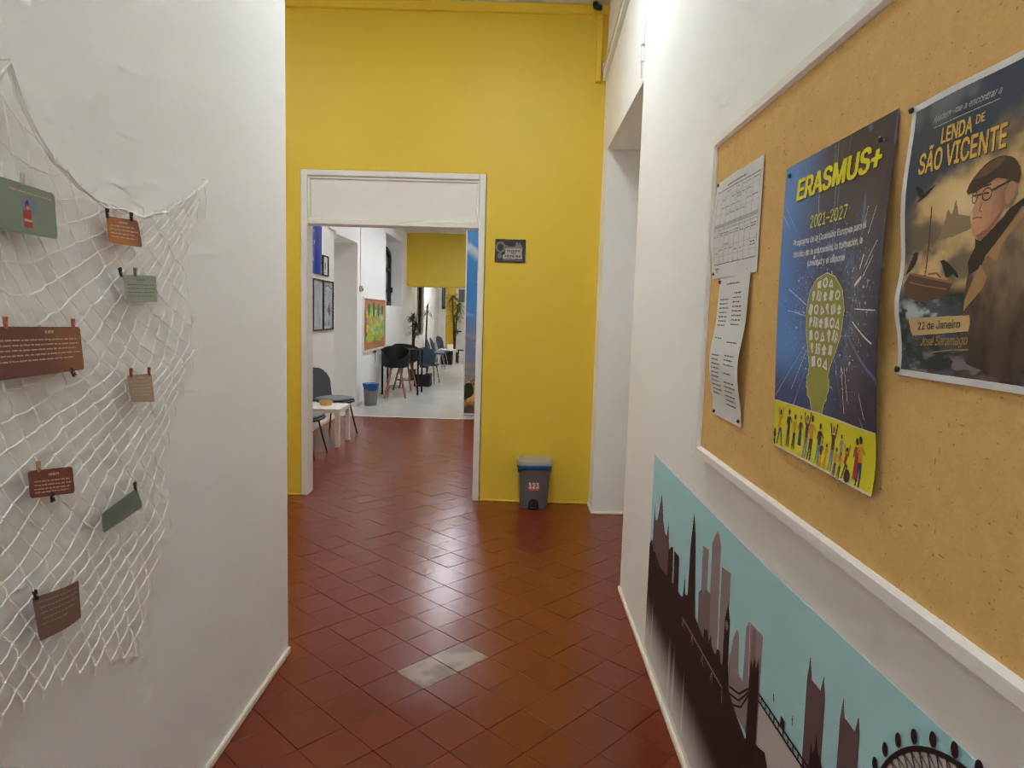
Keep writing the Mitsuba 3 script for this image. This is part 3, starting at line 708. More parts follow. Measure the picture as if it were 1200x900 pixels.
ab = np.stack([0.012 + grid_u.ravel() * (PW - 0.024), 0.010 + grid_v.ravel() * (PH - 0.020)], 1)
ab = man_edge(ab)
f = []
for j in range(30):
    for i in range(16):
        k = j * 17 + i
        f += [[k, k + 1, k + 18], [k, k + 18, k + 17]]
pm = trimesh.Trimesh(S.map(ab, 0.0007), np.array(f), process=False)
if pm.face_normals[0] @ S.N < 0: pm.invert()
pic = obj('picture', pm, 'sea_print', mp, smooth=True, uv=np.stack([grid_u.ravel(), grid_v.ravel()], 1))
def lay(name, poly, h, m): return obj(name, S.flat(poly, h, 0.025), m, mp)
lay('castle', pg(bm([(1.002, 1.756), (1.0, 1.765), (0.997, 1.768), (0.993, 1.762), (0.988, 1.76), (0.985, 1.773), (0.983, 1.780), (0.979, 1.77), (0.975, 1.758), (0.951, 1.752), (0.946, 1.735), (0.98, 1.728), (1.015, 1.726), (1.005, 1.748)])), 0.0009, 'castle_print')
coat = pg(bm([(0.826, 1.762), (0.858, 1.748), (0.888, 1.717), (0.911, 1.695), (0.93, 1.681), (0.945, 1.673), (0.948, 1.634), (0.955, 1.61), (0.94, 1.57), (0.93, 1.55), (0.88, 1.54), (0.826, 1.535), (0.818, 1.60)]))
lay('coat', coat, 0.0009, 'coat_print')
lay('scarf', pg(bm([(0.937, 1.724), (0.931, 1.72), (0.891, 1.739), (0.878, 1.751), (0.86, 1.758), (0.842, 1.765), (0.842, 1.756), (0.858, 1.748), (0.888, 1.718), (0.912, 1.697), (0.921, 1.680), (0.942, 1.672), (0.947, 1.689), (0.935, 1.709)])), 0.0012, 'scarf_print')
lay('lapel', unary_union([pg(bm([(0.848, 1.742), (0.882, 1.709), (0.891, 1.686), (0.911, 1.696), (0.893, 1.714), (0.875, 1.729), (0.85, 1.75)])), pg(bm([(0.921, 1.685), (0.907, 1.667), (0.911, 1.654), (0.946, 1.622), (0.945, 1.638), (0.934, 1.663)]))]), 0.0014, 'lapel_print')
fc = lay('face', pg(bm([(0.941, 1.79), (0.945, 1.782), (0.942, 1.772), (0.943, 1.766), (0.948, 1.759), (0.9475, 1.756), (0.9435, 1.754), (0.944, 1.750), (0.9455, 1.747), (0.9445, 1.743), (0.946, 1.740), (0.9445, 1.735), (0.943, 1.728), (0.934, 1.719), (0.926, 1.716), (0.916, 1.722), (0.900, 1.733), (0.889, 1.748), (0.876, 1.766), (0.872, 1.785), (0.902, 1.797), (0.925, 1.792)])), 0.0016, 'face_print')
lay('sideburn', pg(bm([(0.889, 1.789), (0.868, 1.786), (0.864, 1.768), (0.872, 1.752), (0.884, 1.752), (0.889, 1.77)])), 0.0017, 'hair_print')
lay('ear', pg(bm([(0.888, 1.774), (0.882, 1.783), (0.874, 1.786), (0.868, 1.778), (0.871, 1.764), (0.880, 1.756), (0.886, 1.760)])), 0.0019, 'ear_print')
lay('cheek', unary_union([line(bm([(0.929, 1.766), (0.933, 1.757), (0.928, 1.7545)]), 0.0018), line(bm([(0.944, 1.7475), (0.935, 1.7485), (0.926, 1.7465)]), 0.0020), pg(bm([(0.935, 1.724), (0.913, 1.731), (0.889, 1.753), (0.892, 1.745), (0.914, 1.722), (0.928, 1.7165)]))]), 0.0018, 'cheek_print')
lay('glasses', unary_union([disc(MY - 0.921, MZ - 1.7765, 0.0095, 0.0088).difference(disc(MY - 0.921, MZ - 1.7765, 0.0080, 0.0073)), disc(MY - 0.944, MZ - 1.776, 0.0055, 0.0085).difference(disc(MY - 0.944, MZ - 1.776, 0.0042, 0.0070)), line(bm([(0.912, 1.780), (0.880, 1.7865)]), 0.0028), line(bm([(0.938, 1.778), (0.9305, 1.7785)]), 0.002), line(bm([(0.927, 1.7785), (0.917, 1.7775)]), 0.0022), line(bm([(0.947, 1.7785), (0.941, 1.7780)]), 0.0022), line(bm([(0.929, 1.7875), (0.915, 1.7885)]), 0.0022)]), 0.0021, 'glasses_print')
cap = pg(bm([(0.961, 1.787), (0.957, 1.795), (0.950, 1.803), (0.942, 1.809), (0.931, 1.816), (0.919, 1.820), (0.905, 1.8215), (0.893, 1.820), (0.882, 1.816), (0.874, 1.811), (0.866, 1.802), (0.862, 1.790), (0.864, 1.780), (0.883, 1.788), (0.905, 1.795), (0.925, 1.789), (0.941, 1.783), (0.958, 1.782)]))
lay('cap', cap, 0.0021, 'cap_print')
lay('cap_crown', pg(bm([(0.950, 1.800), (0.942, 1.807), (0.931, 1.814), (0.919, 1.818), (0.905, 1.819), (0.893, 1.817), (0.905, 1.808), (0.925, 1.802)])), 0.0023, 'cap_print_light')
for pts in ([(1.078, 1.814), (1.065, 1.811), (1.054, 1.8), (1.043, 1.805), (1.03, 1.81), (1.045, 1.798), (1.063, 1.791), (1.074, 1.787), (1.064, 1.795), (1.073, 1.806)], [(1.089, 1.679), (1.082, 1.694), (1.073, 1.709), (1.072, 1.712), (1.067, 1.714), (1.06, 1.712), (1.061, 1.709), (1.062, 1.702), (1.072, 1.689), (1.082, 1.683)],
            [(1.005, 1.695), (0.998, 1.697), (0.987, 1.692), (0.975, 1.683), (0.966, 1.676), (0.962, 1.67), (0.965, 1.669), (0.975, 1.676), (0.982, 1.671), (0.989, 1.671), (0.996, 1.684), (1.001, 1.691)]):
    lay('bird', pg(bm(pts)), 0.0014, 'bird_print')
bo = lay('boat', pg(bm([(1.078, 1.683), (1.06, 1.679), (1.031, 1.674), (1.0, 1.669), (0.972, 1.664), (0.980, 1.650), (0.995, 1.641), (1.044, 1.636), (1.079, 1.648), (1.087, 1.664)])), 0.0010, 'hull_print')
lay('boat_rim', unary_union([line(bm([(1.078, 1.682), (1.031, 1.673), (0.974, 1.663)]), 0.0035), line(bm([(1.075, 1.668), (1.03, 1.660), (0.985, 1.654)]), 0.0018), line(bm([(1.03, 1.678), (1.01, 1.678), (1.0, 1.671)]), 0.003)]), 0.0012, 'hull_rim_print')
lay('mast', line(bm([(1.0355, 1.778), (1.036, 1.72), (1.038, 1.675)]), 0.0024), 0.0012, 'hull_print')
lay('banner', pg(bm([(1.067, 1.612), (1.0, 1.6145), (0.933, 1.617), (0.930, 1.606), (0.932, 1.595), (0.99, 1.590), (1.057, 1.585), (1.064, 1.596)])), 0.0013, 'banner_print')
obj('date', S.text('22 de Janeiro', MY - 1.043, MZ - 1.5945, 0.094, 0.0115, 0.0016, bold=False, rise=0.05), 'bird_print', mp)
obj('signature', cat(S.text('José Saramago', MY - 1.036, MZ - 1.5705, 0.103, 0.0135, 0.0013, shear=0.25, bold=False, rise=0.06), S.flat(line(bm([(1.006, 1.562), (0.96, 1.568), (0.927, 1.570)]), 0.0014), 0.0013, 0.03)), 'signature_print', mp)
obj('lead_line', cat(S.text('Ajudem-me a encontrar a', MY - 1.054, MZ - 1.9035, 0.140, 0.0095, 0.0012, shear=0.3, bold=False), S.flat(line(bm([(1.051, 1.8955), (0.915, 1.897)]), 0.0012), 0.0012, 0.03)), 'lead_print', mp)
obj('title', cat(S.text('LENDA', MY - 1.029, MZ - 1.8675, 0.066, 0.0215, 0.0012), S.text('DE', MY - 0.957, MZ - 1.8760, 0.017, 0.0115, 0.0012), S.text('SÃO VICENTE', MY - 1.076, MZ - 1.8320, 0.180, 0.030, 0.0012)), 'title_print', mp)
mat('title_dark', (0.05, 0.03, 0.012), 0.4, 0.4)
obj('title_shadow', cat(S.text('LENDA', MY - 1.0275, MZ - 1.8662, 0.066, 0.0215, 0.0009), S.text('SÃO VICENTE', MY - 1.0745, MZ - 1.8303, 0.180, 0.030, 0.0009)), 'title_dark', mp)

# push pins
mat('pin_dark', (0.02, 0.02, 0.022), 0.3, 0.5)
mat('pin_green', (0.01, 0.06, 0.045), 0.3, 0.5)
mat('pin_white', (0.75, 0.74, 0.72), 0.3, 0.5)
def pin(y, z, off, label, m='pin_dark'):
    k = thing('push_pin', label, 'push pin')
    x = XB - off
    obj('head', tube([(x + 0.0005, y, z), (x - 0.003, y, z), (x - 0.005, y, z)], [0.0045, 0.0052, 0.0025], 10), m, k, smooth=40)
    obj('shaft', tube([(XB + 0.004, y, z), (x + 0.001, y, z)], 0.0007, 5), 'bin_lid_grey', k)
pin(2.180, 2.020, 0.0045, 'dark push pin at the top left corner of the timetable sheet')
pin(2.172, 1.745, 0.0050, 'dark push pin at the lower left corner of the timetable sheet')
pin(2.098, 1.716, 0.0050, 'dark push pin at the top left corner of the long list')
pin(2.082, 1.320, 0.0050, 'dark push pin at the bottom left corner of the long list')
pin(1.838, 1.326, 0.0085, 'dark push pin at the bottom right corner of the long list')
pin(1.855, 1.745, 0.0060, 'white push pin at the bottom right of the timetable sheet', 'pin_white')
pin(1.600, 1.935, 0.0060, 'dark green push pin in the top left corner of the blue poster', 'pin_green')
pin(1.197, 1.915, 0.0100, 'dark push pin in the top right corner of the blue poster')
pin(1.116, 1.940, 0.0060, 'dark push pin at the top left corner of the dark poster')
pin(1.091, 1.530, 0.0065, 'dark push pin at the bottom left corner of the dark poster')

# ------------------------------------------------------------------ skyline mural on the right wall
def sky_fade(p, n, uv):
    t = smoothstep(0.46, 0.30, p.z)
    c = mix((0.36, 0.62, 0.66), (0.40, 0.67, 0.71), fbm(p.y * 3, p.z * 3, 2.0))
    return mix(c, (0.70, 0.68, 0.65), t)
mat('mural_sky', proc(sky_fade), 0.5, 0.35)
def dark_fade(p, n, uv):
    streak = noise(p.y * 26, 0.0, 4.0)
    t = smoothstep(0.30, 0.03, p.z + 0.05 * (p.y - 2.4) * -1.0 - 0.05 * smoothstep(0.7, 0.9, streak))
    return mix((0.022, 0.011, 0.011), (0.66, 0.64, 0.61), t)
mat('mural_dark', proc(dark_fade), 0.5, 0.35)
for nm, c in (('mural_brown', (0.040, 0.022, 0.022)), ('mural_purple', (0.115, 0.070, 0.080)), ('mural_mauve', (0.27, 0.205, 0.21)), ('mural_lilac', (0.19, 0.135, 0.145)), ('mural_pale', (0.50, 0.46, 0.44)), ('mural_black', (0.016, 0.010, 0.012)), ('mural_white', (0.62, 0.60, 0.58))):
    mat(nm, c, 0.5, 0.35)
S = Surf((XR, 3.06, 0.980), (0, -1, 0), (-1, 0, 0))
def bs(pts): return [(3.06 - y, 0.980 - z) for y, z in pts]
mu = thing('skyline_mural', 'blue wall sticker of a dark city skyline with bridge and big wheel', 'wall sticker')
obj('sky_panel', yz_slab(sg.Polygon([(3.06, 0.06), (3.06, 0.977), (2.3, 0.979), (1.6, 0.985), (1.05, 1.004), (0.86, 1.011), (0.15, 1.036), (0.15, 0.06)]), XR - 0.0012, XR), 'mural_sky', mu)
def ml(name, pts, h, m):
    return obj(name, S.flat(pg(bs(pts)) if isinstance(pts, list) else pts, h), m, mu)
ml('tower', [(3.0, 0.50), (3.005, 0.672), (2.99, 0.755), (2.97, 0.70), (2.95, 0.70), (2.926, 0.713), (2.9, 0.772), (2.865, 0.847), (2.84, 0.80), (2.815, 0.74), (2.775, 0.702), (2.735, 0.70), (2.718, 0.769), (2.70, 0.71), (2.66, 0.60), (2.66, 0.50)], 0.0016, 'mural_purple')
ml('tower', [(2.192, 0.50), (2.211, 0.843), (2.145, 0.853), (2.127, 0.50)], 0.0016, 'mural_mauve')
ml('tower', [(2.09, 0.50), (2.11, 0.891), (2.085, 0.92), (2.064, 0.943), (2.045, 0.935), (2.023, 0.912), (1.991, 0.50)], 0.0018, 'mural_mauve')
ml('tower', [(1.983, 0.50), (1.999, 0.852), (1.915, 0.865), (1.903, 0.50)], 0.0016, 'mural_mauve')
ml('tower', [(2.212, 0.50), (2.228, 0.677), (2.191, 0.696), (2.178, 0.687), (2.148, 0.719), (2.095, 0.725), (2.073, 0.50)], 0.0020, 'mural_lilac')
ml('tower', [(1.885, 0.50), (1.885, 0.61), (1.856, 0.70), (1.834, 0.733), (1.815, 0.727), (1.80, 0.62), (1.749, 0.617), (1.731, 0.50)], 0.0016, 'mural_mauve')
ml('tower', [(1.765, 0.50), (1.762, 0.771), (1.742, 0.800), (1.643, 0.808), (1.635, 0.50)], 0.0018, 'mural_mauve')
ml('tower', [(1.655, 0.50), (1.72, 0.50), (1.715, 0.795), (1.69, 0.798)], 0.0020, 'mural_lilac')
ml('embankment', [(1.645, 0.40), (1.64, 0.632), (1.347, 0.655), (1.0, 0.675), (0.5, 0.69), (0.15, 0.69), (0.15, 0.40)], 0.0016, 'mural_pale')
ml('castle_tower', [(1.375, 0.50), (1.385, 0.841), (1.376, 0.895), (1.363, 0.850), (1.321, 0.849), (1.313, 0.885), (1.300, 0.842), (1.292, 0.50)], 0.0020, 'mural_purple')
ml('castle_tower', [(1.228, 0.50), (1.236, 0.843), (1.229, 0.890), (1.220, 0.855), (1.180, 0.852), (1.171, 0.888), (1.163, 0.855), (1.155, 0.50)], 0.0020, 'mural_purple')
for g in [line(bs([(1.362, 0.853), (1.322, 0.852)]), 0.004), line(bs([(1.219, 0.858), (1.181, 0.855)]), 0.004), line(bs([(1.742, 0.802), (1.643, 0.810)]), 0.004), line(bs([(2.211, 0.846), (2.145, 0.856)]), 0.004), line(bs([(1.999, 0.855), (1.915, 0.868)]), 0.004), line(bs([(1.735, 0.80), (1.72, 0.66)]), 0.004), line(bs([(2.585, 0.60), (2.588, 0.69)]), 0.006)]:
    obj('roof_glint', S.flat(g, 0.0024), 'mural_white', mu)
ml('steeple', [(1.350, 0.50), (1.346, 0.66), (1.343, 0.722), (1.333, 0.704), (1.326, 0.717), (1.322, 0.755), (1.312, 0.718), (1.300, 0.715), (1.285, 0.70), (1.27, 0.50)], 0.0028, 'mural_black')
ml('city_mass', [(3.06, 0.0601), (3.06, 0.56), (3.015, 0.592), (2.976, 0.547), (2.928, 0.56), (2.819, 0.532), (2.690, 0.55), (2.685, 0.66), (2.64, 0.688), (2.612, 0.695), (2.600, 0.556), (2.580, 0.56), (2.591, 0.69), (2.511, 0.694), (2.498, 0.562), (2.462, 0.563), (2.428, 0.571), (2.420, 0.60), (2.412, 0.666), (2.400, 0.60), (2.388, 0.595), (2.362, 0.606),
    (2.36, 0.80), (2.334, 0.918), (2.303, 0.838), (2.259, 0.60), (2.251, 0.575), (2.141, 0.552), (2.136, 0.587), (2.101, 0.6), (2.082, 0.567), (2.062, 0.605), (2.048, 0.571), (2.002, 0.567), (1.996, 0.591), (1.965, 0.6), (1.952, 0.567), (1.925, 0.573), (1.936, 0.713), (1.917, 0.769), (1.895, 0.729), (1.888, 0.60), (1.865, 0.529), (1.80, 0.505), (1.715, 0.483), (1.692, 0.50), (1.58, 0.536), (1.545, 0.50), (1.2, 0.49), (0.15, 0.47), (0.15, 0.0601)], 0.0030, 'mural_dark')
ml('clock_tower', [(1.935, 0.50), (1.936, 0.713), (1.917, 0.770), (1.895, 0.729), (1.888, 0.50)], 0.0034, 'mural_black')
obj('clock_face', S.flat(disc(3.06 - 1.914, 0.980 - 0.705, 0.013, 0.015), 0.0038), 'mural_lilac', mu)
ml('bridge_tower', [(1.706, 0.40), (1.711, 0.674), (1.709, 0.712), (1.694, 0.692), (1.686, 0.730), (1.669, 0.703), (1.660, 0.738), (1.650, 0.715), (1.643, 0.62), (1.637, 0.40)], 0.0034, 'mural_black')
obj('bridge_cables', S.flat(unary_union([line(bs([(1.865, 0.545), (1.78, 0.572), (1.71, 0.628)]), 0.006), line(bs([(1.865, 0.525), (1.78, 0.552), (1.71, 0.618)]), 0.006), line(bs([(1.82, 0.515), (1.76, 0.545), (1.71, 0.610)]), 0.006)]), 0.0032), 'mural_black', mu)
deck = [line(bs([(1.64, 0.655), (1.347, 0.664), (0.9, 0.675), (0.15, 0.69)]), 0.006), line(bs([(1.64, 0.637), (1.347, 0.646), (0.9, 0.657), (0.15, 0.672)]), 0.006)]
deck += [line(bs([(y, 0.639 + (1.64 - y) * 0.034), (y, 0.655 + (1.64 - y) * 0.034)]), 0.006) for y in np.arange(1.62, 0.2, -0.028)]
deck += [P(3.06 - 1.50, 0.980 - 0.684, 3.06 - 1.475, 0.980 - 0.66), line(bs([(1.55, 0.71), (1.545, 0.69)]), 0.004), line(bs([(1.44, 0.72), (1.436, 0.70)]), 0.004)]
obj('bridge_deck', S.flat(unary_union(deck), 0.0036), 'mural_black', mu)
rail_ = [line(bs([(2.412, 0.497), (2.272, 0.500), (2.138, 0.503), (1.924, 0.506), (1.917, 0.46)]), 0.008)]
rail_ += [unary_union([line(bs([(y, 0.497), (y + 0.012, 0.465)]), 0.006), line(bs([(y, 0.497), (y - 0.012, 0.465)]), 0.006)]) for y in (2.40, 2.272, 2.138, 2.03)]
obj('railing', S.flat(unary_union(rail_), 0.0034), 'mural_lilac', mu)
wc, R1 = np.array([3.06 - 0.845, 0.980 - 0.722]), 0.273
ring = sg.Point(*wc).buffer(R1, 40).difference(sg.Point(*wc).buffer(R1 - 0.0085, 40))
ring2 = sg.Point(*wc).buffer(R1 - 0.034, 40).difference(sg.Point(*wc).buffer(R1 - 0.046, 40))
spk = []
at_ = lambda r, a: wc + r * np.array([math.cos(a), math.sin(a)])
for k in range(70):
    a0, a1 = 2 * math.pi * k / 70, 2 * math.pi * (k + 1) / 70
    spk += [line([at_(R1 - 0.005, a0), at_(R1 - 0.038, a0)], 0.0030), line([at_(R1 - 0.005, a0), at_(R1 - 0.038, a1)], 0.0024)]
    if k % 5 == 0: spk.append(line([at_(R1 - 0.04, a0), wc], 0.0022))
obj('wheel_infill', S.flat(sg.Point(*wc).buffer(R1 - 0.004, 40), 0.0020), 'mural_pale', mu)
obj('big_wheel', S.flat(unary_union([ring, ring2, *spk, disc(*wc, 0.02)]), 0.0036), 'mural_black', mu)
for k in range(35):
    c = at_(R1 + 0.0125, -math.radians(180 - 24.9 - 10.3 * k))
    obj('wheel_capsule', S.flat(disc(c[0], c[1], 0.0088, 0.0125), 0.0040), 'mural_black', mu)

# ------------------------------------------------------------------ fishing net on the left wall
def resample(pts, n, weight=(1.0, 1.0)):
    p = np.array(pts, float)
    d = np.r_[0, np.cumsum(np.linalg.norm(np.diff(p, axis=0) * weight, axis=1))]
    u = np.linspace(0, d[-1], n)
    return np.stack([np.interp(u, d, p[:, k]) for k in range(2)], 1)
top = [(0.6101, 1.9739), (0.7872, 1.8657), (0.9840, 1.8362), (1.1808, 1.8952), (1.3087, 1.9936), (1.3687, 2.0576), (1.3953, 1.9936), (1.4317, 1.9444), (1.4809, 1.9031), (1.5646, 1.8617), (1.6561, 1.8362), (1.7417, 1.8283), (1.8234, 1.8322), (1.9188, 1.8509), (2.0044, 1.8804), (2.1156, 1.9395), (2.2042, 1.9936)]
bot = [(0.6101, 0.8128), (0.8856, 0.8030), (1.1316, 0.7882), (1.2654, 0.7784), (1.4130, 0.7587), (1.5626, 0.7193), (1.6433, 0.6898), (1.7240, 0.6554)]
rgt = [(2.2042, 1.9936), (2.0959, 1.8263), (2.0566, 1.6689), (2.0861, 1.5508), (2.1304, 1.4770), (2.0369, 1.3835), (1.9680, 1.2891), (1.9188, 1.2064), (1.9090, 1.1513), (1.9237, 1.0588), (1.9257, 0.9781), (1.8696, 0.9014), (1.8352, 0.8443), (1.7614, 0.7341), (1.7240, 0.6554)]
lft = [(0.6101, 1.9739), (0.6101, 1.6000), (0.6101, 1.2064), (0.6101, 0.8128)]
NX, NY = 38, 36
tc, bc = resample(top, NX + 1, (1.0, 0.25)), resample(bot, NX + 1, (1.0, 0.25))
rc, lc = resample(rgt, NY + 1), resample(lft, NY + 1)
knot = np.zeros((NY + 1, NX + 1, 2))
for l in range(NY + 1):
    t = l / NY
    for k in range(NX + 1):
        s = k / NX
        knot[l, k] = (1 - t) * tc[k] + t * bc[k] + (1 - s) * lc[l] + s * rc[l] - ((1 - s) * (1 - t) * tc[0] + s * (1 - t) * tc[-1] + (1 - s) * t * bc[0] + s * t * bc[-1])
jit = rng.normal(0, 0.0022, knot.shape)
jit[0] = jit[-1] = 0; jit[:, 0] = 0; jit[:, -1] *= 1.5
knot += jit
def net_out(y, z):
    q = np.stack([y * 4, z * 4, 0 * y], -1)
    return 0.012 + 0.011 * meshkit.noise(q, 5) + 0.012 * np.clip((0.95 - z) / 0.3, 0, 1)
offs = net_out(knot[..., 0], knot[..., 1])
K3 = np.stack([XL + offs, knot[..., 0], knot[..., 1]], -1)
CR = 0.0017
cords, knots_m = [], []
for l in range(NY + 1):
    for k in range(NX + 1):
        if (k + l) % 2: continue
        for dk in (-1, 1):
            if l < NY and 0 <= k + dk <= NX:
                a, b = K3[l, k], K3[l + 1, k + dk]
                mid = (a + b) / 2 + np.array([rng.uniform(0, 0.003), rng.normal(0, 0.0010), -rng.uniform(0.0, 0.0018)])
                cords.append(tube([a, mid, b], CR, 5, cap=False))
        e = trimesh.creation.icosphere(1, 0.0038)
        e.apply_translation(K3[l, k]); knots_m.append(e)
mat('net_cord', (0.86, 0.85, 0.80), 0.7, 0.25)
net = thing('fishing_net', 'white knotted fishing net draped over the left wall', 'net')
obj('netting', cat(*cords), 'net_cord', net, smooth=True, kind='stuff')
obj('knots', cat(*knots_m), 'net_cord', net, kind='stuff')
def rope3(c, dx=0.004, wob=0.003):
    p = np.array([[XL + net_out(np.array(y), np.array(z)) * 0.8 + dx, y + rng.normal(0, wob * 0.5), z + rng.normal(0, wob)] for y, z in c])
    return p
edge = []
for s_ in range(3):
    edge.append(tube(rope3(tc, 0.002 + 0.003 * s_, 0.004), 0.0022, 5))
obj('hem_rope', cat(*edge), 'net_cord', net, smooth=True)
tails = []
for k in range(26):
    j = rng.integers(2, NX - 1)
    y, z = tc[j]
    tails.append(tube([(XL + 0.02, y, z), (XL + 0.026, y + rng.normal(0, 0.008), z + rng.uniform(0.004, 0.014)), (XL + 0.03, y + rng.normal(0, 0.014), z + rng.uniform(-0.005, 0.02))], 0.0012, 4))
for l in range(3, NY, 2):
    y, z = rc[l]
    tails.append(tube([(XL + 0.02, y, z), (XL + 0.02, y + rng.uniform(0.002, 0.01), z - 0.02), (XL + 0.016, y + rng.normal(0.002, 0.006), z - rng.uniform(0.03, 0.06))], 0.0013, 4))
for k in range(2, NX, 2):
    y, z = bc[k]
    tails.append(tube([(XL + 0.03, y, z), (XL + 0.028, y + rng.normal(0, 0.004), z - rng.uniform(0.015, 0.03))], 0.0013, 4))
tails.append(tube([(XL + 0.012, 2.203, 1.985), (XL + 0.014, 2.212, 1.93), (XL + 0.010, 2.208, 1.87)], 0.0016, 5))
obj('loose_ends', cat(*tails), 'net_cord', net, smooth=True, kind='stuff')
mat('hook_metal', (0.66, 0.63, 0.57), 0.4, 0.5, 0.2)
for (y, z, w) in ((1.370, 2.066, 'left peak of the net'), (2.208, 2.000, 'right peak of the net')):
    obj('wall_nail', cat(tube([(XL - 0.01, y, z), (XL + 0.016, y, z)], 0.0018, 6), tube([(XL + 0.016, y, z), (XL + 0.018, y, z)], 0.004, 8)), 'hook_metal', smooth=40, label=f'small nail in the wall holding the {w}', category='nail', group='nails of the fishing net')

# cards clipped to the net
def gradient_mat(name, a, b, y0, y1):
    def fn(p, n, uv):
        return mix(a, b, smoothstep(y0, y1, p.y + 0.25 * (p.z - 1.4) + 0.03 * fbm(p.y * 20, p.z * 20)))
    return mat(name, proc(fn), 0.35, 0.45)
gradient_mat('card_orange', (0.34, 0.105, 0.022), (0.20, 0.05, 0.025), 1.80, 1.90)
gradient_mat('card_redbrown', (0.125, 0.030, 0.024), (0.22, 0.075, 0.022), 1.42, 1.56)
mat('card_green', (0.155, 0.195, 0.145), 0.35, 0.45)
mat('card_palegreen', (0.27, 0.29, 0.225), 0.35, 0.45)
mat('card_beige', (0.30, 0.205, 0.15), 0.4, 0.4)
mat('card_red', (0.135, 0.022, 0.018), 0.35, 0.45)
mat('card_darkgreen', (0.115, 0.135, 0.100), 0.4, 0.4)
mat('card_brown', (0.145, 0.082, 0.058), 0.4, 0.4)
mat('card_text', (0.42, 0.33, 0.25), 0.5, 0.3)
mat('card_text_light', (0.45, 0.30, 0.20), 0.5, 0.3)
mat('card_text_dark', (0.10, 0.12, 0.09), 0.5, 0.3)
mat('card_blue', (0.14, 0.17, 0.27), 0.5, 0.3)
def card(name_lab, corners, off, m, tm, lines, title=None, tilt=(0, 0), radius=0.008, seed=1, curl=0.0, extra=None, lh=0.0030):
    """corners TL, TR, BR, BL as (Y, z) on the wall, off = (left, right) distances out from the wall at the top; tilt leans the foot out or in."""
    tl, tr, br, bl_ = (np.array(c, float) for c in corners)
    w = (np.linalg.norm(tr - tl) + np.linalg.norm(br - bl_)) / 2
    h = (np.linalg.norm(bl_ - tl) + np.linalg.norm(br - tr)) / 2
    def place(ab, layer):
        u, v = ab[:, 0] / w, ab[:, 1] / h
        q = (1 - u)[:, None] * ((1 - v)[:, None] * tl + v[:, None] * bl_) + u[:, None] * ((1 - v)[:, None] * tr + v[:, None] * br)
        x = XL + off[0] * (1 - u) + off[1] * u + (tilt[0] * (1 - u) + tilt[1] * u) * v + curl * np.sin(np.pi * u) + layer
        return np.c_[x, q]
    t = thing('card', name_lab, 'card')
    body = P(radius, radius, w - radius, h - radius).buffer(radius, 5)
    e = extrude(body, 0.0009)
    v, f = trimesh.remesh.subdivide_to_size(e.vertices, e.faces, 0.03, max_iter=10)
    e = trimesh.Trimesh(place(v[:, :2], v[:, 2]), f, process=False)
    if e.volume < 0: e.invert()
    obj('sheet', e, m, t)
    def layer(name, poly, z, mm, kind=None):
        ms = []
        for g in getattr(poly, 'geoms', [poly]):
            if g.is_empty: continue
            vv, ff = trimesh.creation.triangulate_polygon(g, engine='earcut')
            vv, ff = trimesh.remesh.subdivide_to_size(np.c_[vv, 0 * vv[:, 0]], ff, 0.03, max_iter=10)
            ms.append(trimesh.Trimesh(place(vv[:, :2], 0.0009 + z), ff, process=False))
        mm_ = cat(*ms)
        if mm_.face_normals.mean(0)[0] < 0: mm_.invert()
        obj(name, mm_, mm, t, kind=kind)
    r = random.Random(seed)
    rows = []
    if title: rows.append(bars(w * title[0], w * title[1], h * title[2], lh * 2.0, r, 0.1, 0.004, 0.009))
    for a0, a1, b in lines:
        rows.append(bars(w * a0, w * a1, h * b, lh, r, 0.08, 0.006, 0.022))
    if rows: layer('writing', unary_union(rows), 0.0003, tm, 'stuff')
    if extra: extra(layer, w, h)
    return t
def little_figure(layer, w, h):
    c = w * 0.62
    layer('drawn_background', disc(c + 0.006, h * 0.42, 0.022, 0.02), 0.0003, 'card_blue')
    layer('drawn_figure', unary_union([disc(c, h * 0.42, 0.006, 0.008), pg([(c - 0.012, h * 0.52), (c + 0.010, h * 0.5), (c + 0.011, h * 0.72), (c - 0.012, h * 0.74)]), P(c - 0.012, h * 0.75, c + 0.011, h * 0.86)]), 0.0006, 'print_red')
    layer('drawn_trim', unary_union([P(c - 0.011, h * 0.70, c + 0.011, h * 0.75), disc(c + 0.001, h * 0.47, 0.004)]), 0.0009, 'card_text')
    layer('drawn_hat', pg([(c - 0.007, h * 0.40), (c + 0.006, h * 0.40), (c + 0.002, h * 0.30)]), 0.0009, 'print_maroon')
card('grey-green card with a small red drawn figure at the left edge', [(1.2433, 1.8379), (1.4714, 1.8271), (1.4558, 1.7302), (1.2355, 1.7331)], (0.0264, 0.0264), 'card_green', 'card_text_light', [(0.42, 0.95, 0.16)], None, (0.012, 0.014), seed=2, extra=little_figure)
card('small orange card hanging under the top edge of the net', [(1.6535, 1.8075), (1.7925, 1.8144), (1.7896, 1.7459), (1.6428, 1.7429)], (0.0264, 0.0246), 'card_orange', 'card_text', [(0.1, 0.85, 0.32), (0.06, 0.92, 0.46), (0.06, 0.8, 0.6), (0.08, 0.86, 0.74)], (0.35, 0.62, 0.17), (0.012, 0.012), seed=3)
card('pale green card with lines of writing below the orange card', [(1.7132, 1.6705), (1.8738, 1.6764), (1.8660, 1.6049), (1.7172, 1.6020)], (0.0264, 0.0246), 'card_palegreen', 'card_text_dark', [(0.08, 0.9, 0.36), (0.08, 0.94, 0.5), (0.08, 0.9, 0.64), (0.08, 0.86, 0.78)], (0.38, 0.64, 0.18), (0.008, 0.008), seed=4, lh=0.0022)
